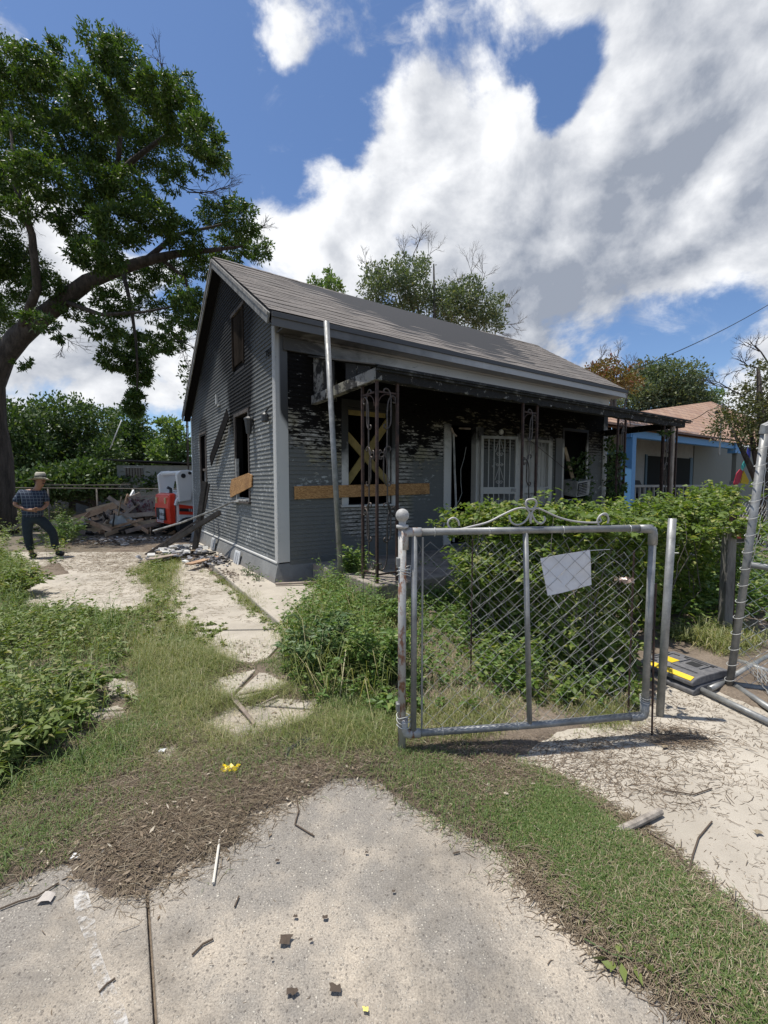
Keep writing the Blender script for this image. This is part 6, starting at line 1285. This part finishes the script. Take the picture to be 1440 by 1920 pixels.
flat_leaves('leaf_litter',Z_thatch,1300,.028,M_lit,(4,51,-.1),'dry leaves mixed into the clippings')
flat_leaves('path_leaf_litter',C_walk,700,.014,M_lit,(3,52,.1),'small leaf chips on the footpath')
flat_leaves('yard_leaf_litter',Z_fine,900,.03,M_lit,None,'dry leaves in the patchy grass of the drive')
thatch('path_fine_litter',C_walk,3500,.028,M_straw_dk,.02,.002,(2.6,53,-.05),.0016,'fine dark litter on the footpath')
thatch('back_litter',GP([(60,1040),(110,1010),(340,1005),(350,1040),(300,1070),(100,1075)]),3000,.10,M_straw_dk,.05,.006,None,.005,'brown litter on the back of the drive')
# sprays that stick out of the vine hedge
mat('green_stem',(.08,.12,.04),.7)
def sprays(name,label,pts,n,m):
    PP=[];DD=[];mb=MB(); b=Vector((pts[0][0],pts[0][1],0)); r=empty(name,b,0,label,'vine')
    for k in range(n):
        i=random.randrange(len(pts)-1); f=random.random(); p=Vector(pts[i]).lerp(Vector(pts[i+1]),f); a=random.uniform(0,6.28); l=random.uniform(.12,.5); d=Vector((math.cos(a)*.8,math.sin(a)*.8,random.uniform(.1,1.3))).normalized(); p=p+Vector((random.gauss(0,.12),random.gauss(0,.12),-.05)); Q=[]
        for q in range(6):
            Q.append(p-b); 
            for w in range(5 if q else 2): aa=random.uniform(0,6.28); PP.append(p-b+Vector((random.gauss(0,.02),random.gauss(0,.02),random.gauss(0,.02)))); DD.append((math.cos(aa),math.sin(aa),random.uniform(-.3,.6)))
            p=p+d*l/5; d=(d+Vector((0,0,-.16))).normalized()
        mb.tube(Q,[.004,.0035,.003,.0025,.002,.0015],4,cap=False)
    mb.build('stems',m and MATS.get('green_stem') or mat('green_stem',(.08,.12,.04),.7),r,fixn=False)
    k=len(PP); V,F=leaves(np.array(PP),np.array(DD),rng.uniform(.4,1.6,k)*.062,rng.uniform(.6,1.2,k)*.046,.2,.3); npmesh('foliage',V,[F],m,r)
sprays('trailing_vine','loose bright vine shoots sprawling over the top of the right hedge',[(2.2,4.35,1.14),(2.9,4.9,1.20),(3.6,5.35,1.30),(4.5,6.0,1.38),(5.4,6.9,1.42)],150,M_vine)
sprays('trailing_vine','loose vine shoots sprawling behind the top rail of the gate',[(1.72,3.42,1.28),(1.5,3.85,1.30),(1.25,4.3,1.28),(1.05,5.0,1.20),(.95,5.4,1.0)],110,M_vine)
sprays('trailing_vine','vine shoots tangled over the top of the weathered wooden post',[(wp[0]-.25,wp[1]+.15,1.05),(wp[0]+.1,wp[1],1.18),(wp[0]+.35,wp[1]+.3,1.1)],40,M_vine)
sprays('trailing_vine','vine shoots hanging down the gate side of the bush',[(1.6,3.5,.9),(1.3,3.9,.8),(1.05,4.3,.8),(1.0,4.7,.6)],80,M_vine)
weeds('right_far_weeds',[(3.3,4.4),(4.2,5.0),(7,5.2),(9,7),(6,9),(4,7)],900,.5,M_weed2,.09,.04,18,None,.1,'weeds behind the leaning fence panel')
weeds('bush_weeds',GP([(560,1160),(600,1105),(660,1095),(750,1095),(755,1310),(700,1335),(590,1320),(540,1270),(525,1200)]),620,.31,M_weed2,.05,.022,22,None,.04,'dense bright weeds between the pole and the gate post',lean=.35)
weeds('porch_foot_weeds',GP([(575,1110),(640,1070),(700,1090),(760,1080),(760,1130),(600,1150)]),420,.22,M_weed2,.045,.02,18,None,.04,'weeds at the foot of the porch slab')
grass('bush_tall_grass',GP([(560,1160),(620,1120),(750,1100),(755,1310),(700,1335),(590,1320),(540,1270)]),1800,.45,.005,(.3,1.2),M_wisp,None,.06,'long arching grass among the bright weeds')
weeds('bush_seed_stalks',GP([(560,1200),(750,1130),(755,1310),(600,1320)]),90,.62,M_bgleaf2,.04,.012,16,None,.05,'thin seed stalks above the bright weeds',spread=.1,lean=.35)
weeds('left_tall_stalks',Z_left,220,.55,M_weed2,.05,.014,18,None,.05,'taller stalks above the left weeds',spread=.14,lean=.35)
thatch('sand_patch_litter',GP([(900,1400),(1100,1380),(1250,1350),(1440,1400),(1440,1600),(1200,1500),(1000,1440)]),1800,.07,M_straw_dk,.03,.003,(2.2,61,.15),.002,'longer dark straw drifted on the footpath')
weeds('bush_foot_weeds',GP([(860,1180),(1000,1120),(1190,1200),(1195,1320),(1050,1335),(900,1290)]),520,.32,M_vine,.055,.04,18,None,.05,'broad vine leaves filling the foot of the gate opening',lean=.35)
# individual bushes
def bush(name,label,base,h,rad,n,m,leafL,leafW,stems=14,group=None,seeds=0,up=.3):
    b=Vector((base[0],base[1],0)); r=empty(name,b,0,label,'plant',group); PP=[];DD=[]; mb=MB()
    for k in range(stems):
        a=random.uniform(0,6.28); rr2=rad*random.uniform(.25,1)**.6; tip=Vector((math.cos(a)*rr2,math.sin(a)*rr2,h*random.uniform(.6,1.05)*(1-.35*(rr2/rad)))); s0=Vector((math.cos(a)*rad*.15,math.sin(a)*rad*.15,0)); mid=s0.lerp(tip,.5)+Vector((0,0,h*.10))
        mb.tube([s0,mid,tip],[.005,.004,.002],5,cap=False)
        for q in range(n//stems):
            t=random.uniform(.15,1.0); p=(s0.lerp(mid,t*2) if t<.5 else mid.lerp(tip,t*2-1)); aa=random.uniform(0,6.28); d=Vector((math.cos(aa),math.sin(aa),random.uniform(-.1,.8))); PP.append(p+Vector((math.cos(aa),math.sin(aa),0))*random.uniform(0,.05)); DD.append(d)
        if k<seeds: mb.tube([tip,tip+Vector((math.cos(a)*.05,0,.05)),tip+Vector((math.cos(a)*.12,0,.04)),tip+Vector((math.cos(a)*.16,0,-.02))],[.006,.007,.006,.003],5)
    mb.build('stems',mat('green_stem',(.08,.12,.04),.7),r,fixn=False)
    k=len(PP); V,F=leaves(np.array(PP),np.array(DD),rng.uniform(.5,1.3,k)*leafL,rng.uniform(.6,1.2,k)*leafW,.25,.3); npmesh('foliage',V,[F],m,r); return r
M_dkbush=leafmat('blue_green_leaves',(.065,.12,.045),(.12,.18,.075),(.18,.24,.11),.22,patch=4)
bush('leafy_weed_bush','blue-green leafy bush with drooping seed heads left of the pole foot',G(598,1262),.60,.34,1700,M_dkbush,.085,.032,22,seeds=7)
bush('leafy_weed_bush','bright green bush between the pole and the gate post',G(705,1285),.62,.30,2000,M_weed2,.06,.026,24)
bush('leafy_weed_bush','tall bright weed clump below the corner porch post',G(700,1180),.45,.40,1600,M_weed2,.06,.026,22)
bush('leafy_weed_bush','yellow-green shrub climbing beside the steel pole',G(668,1115),.95,.22,1100,M_weed2,.08,.036,12)
bush('leafy_weed_bush','low weed spreading at the left edge of the bush group',G(560,1180),.22,.30,900,M_weed2,.05,.02,18)
bush('leafy_weed_bush','small broad-leaved plant at the foot of the gate post',G(735,1335),.16,.13,90,M_weed2,.09,.04,8)
bush('leafy_weed_bush','tall feathery weed just right of the man',at(125,985,12.0)[:2],.95,.5,900,M_bgleaf2,.12,.035,20,seeds=10)
bush('leafy_weed_bush','dark weed growing against the foundation near the corner',W(-.25,.75,0)[:2],.36,.12,90,M_bgleaf,.06,.022,6)
bush('leafy_weed_bush','thin weed at the very corner of the foundation',W(-.25,.25,0)[:2],.26,.10,70,M_bgleaf,.06,.02,6)
bush('leafy_weed_bush','small weed in front of the porch slab',W(.35,-.55,0)[:2],.22,.2,260,M_weed,.05,.022,10)
bush('leafy_weed_bush','leafy weed at the very left edge in front of the man',G(15,1120),.5,.5,1700,M_weed,.09,.04,26)
bush('leafy_weed_bush','broad dark weed at the left edge near the clippings',G(20,1420),.34,.40,1500,M_weed,.08,.036,26)
bush('leafy_weed_bush','spreading weed in the left foreground beside the grass',G(110,1330),.32,.42,1500,M_weed,.075,.03,26)
# ================================================================= SMALL THINGS ON THE GROUND
tag(MB().tube([GG(400,1656,.012),GG(415,1552,.012)],.0055,8).build('white_stick',mat('pale_stick',(.62,.58,.5),.7)),'straight white stick lying on the aggregate slab','stick')
tag(MB().tube([GG(1143,1566,.02),GG(1190,1545,.022),GG(1238,1521,.02)],[.020,.018,.018],9).build('cut_branch',mat('pale_bark',(.30,.26,.21),.85,fn=speck((.14,.12,.10),(.42,.37,.31),22,.5))),'short pale cut branch on the footpath beside the grass strip','branch')
mb=MB(); mb.tube([GG(430,1302,.03),GG(455,1330,.03),GG(478,1358,.02)],[.018,.015,.012],6); mb.tube([GG(448,1302,.03),GG(490,1294,.035),GG(530,1292,.03)],[.012,.01,.006],6); mb.tube([GG(490,1320,.03),GG(520,1305,.03)],.008,5)
tag(mb.build('broken_branch',M_woodgr),'forked broken branch lying in the grass of the drive','branch')
for (pp,l) in (([(556,1498),(560,1520),(553,1545),(577,1560),(589,1567)],'curved twig hanging over the top edge of the aggregate slab'),([(1022,1447),(1070,1480),(1100,1500)],'thin twig on the upper footpath'),([(1240,1480),(1300,1490),(1335,1478)],'thin curved twig in the middle of the footpath'),([(1290,1640),(1300,1600),(1310,1570),(1335,1540)],'forked dry stem on the right of the footpath'),([(1215,1560),(1265,1590),(1290,1630)],'dry stalk beside the grass strip'),([(360,1790),(380,1770),(400,1760)],'dark short twig near the paint smear'),([(186,1860),(200,1845),(216,1834)],'dark curled leaf stalk on the left slab'),([(850,1600),(862,1597)],'tiny dark twig at the middle of the slab'),([(0,1704),(35,1690),(70,1680),(110,1655)],'dark stick in the crack at the left edge'),([(440,1700),(448,1680)],'short black twig right of the white stick')):
    tag(MB().tube([GG(u,v,.008) for u,v in pp],.0035,5).build('twig',mat('brown_twig',(.09,.065,.045),.9)),l,'twig')
mb=MB(); c=GG(431,1447,.02)
P=[[c+Vector(((j-3)*.016+random.gauss(0,.003),(i-2)*.013+random.gauss(0,.003),.008+.02*abs(math.sin(j*1.3+i))+random.gauss(0,.003))) for j in range(7)] for i in range(5)]
mb.grid(P); tag(mb.build('yellow_wrapper',mat('bright_yellow_plastic',(.80,.58,.01),.4),fixn=False),'crumpled bright yellow wrapper on the clippings','litter')
tag(MB().tube([GG(612,1412,.02),GG(635,1400,.022),GG(664,1392,.02)],[.006,.008,.004],6).build('red_strip',mat('red_plastic',(.55,.03,.03),.45)),'thin red plastic strip on the clippings left of the gate','litter')
mb=MB(); mb.grid([[GG(533+dx,1430,.02)+Vector((0,0,.01*(k==1))) for k,dx in enumerate((-6,4,14))],[GG(540+dx,1405,.03)+Vector((0,0,.02*(k==1))) for k,dx in enumerate((-6,4,14))],[GG(562+dx,1390,.03) for dx in (-8,4,14)],[GG(578+dx,1382,.02) for dx in (-4,0,6)]])
tag(mb.build('black_rag',mat('black_rag',(.03,.03,.032),.9),fixn=False),'black rag lying at the edge of the clippings','rag')
def scrap(u,v,s,m,label,cat='litter',name='paper_scrap'):
    c=GG(u,v,.012); mb=MB(); mb.grid([[c+Vector(((j-1.5)*s*.5+random.gauss(0,s*.12),(i-1)*s*.5+random.gauss(0,s*.12),random.uniform(0,s*.22))) for j in range(4)] for i in range(3)]); return tag(mb.build(name,m,fixn=False),label,cat)
scrap(143,1606,.026,M_white,'white paper scrap on the dark clippings at left'); scrap(88,1683,.035,mat('dirty_paper',(.42,.38,.34),.8),'crumpled dirty paper at the crack on the left slab'); scrap(207,1536,.022,MATS['dirty_paper'],'pale leaf scrap in the clippings above the white paper')
scrap(97,1590,.014,M_white,'tiny white scrap left of the white paper'); scrap(305,1407,.025,M_white,'small white scrap in the grass above the yellow wrapper'); scrap(685,1892,.012,mat('yellow_chip',(.7,.6,.15),.6),'tiny yellow chip near the bottom of the slab')
scrap(932,1318,.05,mat('wet_newspaper',(.42,.42,.45),.8),'crumpled grey newspaper on the ground behind the gate'); scrap(870,1497,.03,mat('grey_scrap',(.35,.36,.35),.7),'flat grey foil scrap in the thatch below the gate'); scrap(650,1388,.022,M_white,'white scrap beside the red strip')
scrap(130,1003,.12,M_white,'white lump on the dirt behind the man'); 
for k,(u,v,s) in enumerate(((535,1762,.028),(628,1852,.024),(547,1860,.02),(583,1762,.009),(610,1720,.012),(554,1718,.01),(520,1613,.011),(688,1598,.009),(738,1670,.009),(510,1797,.006))):
    scrap(u,v,s,mat('brown_leaf_litter',(.07,.05,.035),.85),('curled brown leaf on the aggregate slab' if k==0 else 'dark dirt lump on the aggregate slab'),'leaf' if k==0 else 'dirt clod','dry_leaf' if k==0 else 'dirt_clod')
for o in [o for o in COL.objects if o.name.startswith('dirt_clod')]: o['group']='dark dirt lumps on the slab'
c=GG(187,1574,.012); tag(MB().tube([c+Vector((math.cos(a)*.017,math.sin(a)*.017,0)) for a in np.linspace(0,6.28,18)],.004,6).build('black_ring',M_rubber),'small black plastic ring in the clippings','ring')
# fallen sprig with big leaves at the lower right
spg=empty('fallen_sprig',GG(1170,1795,.0),0,'fallen green sprig with large leaves at the grass edge','sprig')
so_=Vector(spg.location); MB().tube([GG(1095,1760,.015)-so_,GG(1150,1790,.015)-so_,GG(1200,1800,.015)-so_,GG(1240,1822,.01)-so_],.0025,5).build('stem',MATS['green_stem'],spg)
for (a,b) in (((1140,1795),(1108,1798)),((1150,1800),(1145,1825)),((1165,1805),(1172,1845)),((1158,1790),(1162,1765)),((1170,1790),(1180,1770)),((1190,1800),(1185,1772)),((1188,1808),(1205,1850)),((1200,1805),(1240,1830)),((1150,1815),(1128,1806))):
    A_,B_=GG(*a,.015)-so_,GG(*b,.012)-so_; V,F=leaves(np.array([A_]),np.array([B_-A_])+np.array([[0,0,.01]]),np.array([(B_-A_).length*1.05]),np.array([.026]),.3,.1)
    mb=MB(); mb.add([tuple(v) for v in V],[tuple(f) for f in F]); mb.build('leaf',mat('glossy_sprig_leaf',(.13,.16,.04),.35),spg,fixn=False)
for (u,v,l) in ((1322,1800,'pale curled leaf at the edge of the grass strip'),(1247,1400,'dry brown leaf on the footpath near the latch post'),(420,1540,'dry leaf in the clippings'),(1420,1560,'brown leaf cluster at the right edge of the path')):
    scrap(u,v,.022,mat('tan_dry_leaf',(.25,.2,.13),.8),l,'leaf','dry_leaf')
# twig heap on the footpath right of the gate
P=rng.normal(size=(260,2))*np.array([.12,.07])+np.array(G(1270,1385)); B=on(P); B[:,2]=rng.uniform(.003,.02,260)
V,F=sticks(B,rng.normal(-.6,.6,260),rng.uniform(.04,.16,260),np.full(260,.003),rng.normal(0,.08,260)); stuff('twig_heap',V,[F],M_straw_dk,'dark dry twigs heaped on the footpath below the latch post','twigs')
# white things seen through the hedge
tag(MB().box(0,0,0,.9,.05,.10).build('pale_plank',M_white),'white board glimpsed through the vine hedge','board').location=(3.4,6.0,.55)
print('siding boards',NB,'objects',len(bpy.data.objects))
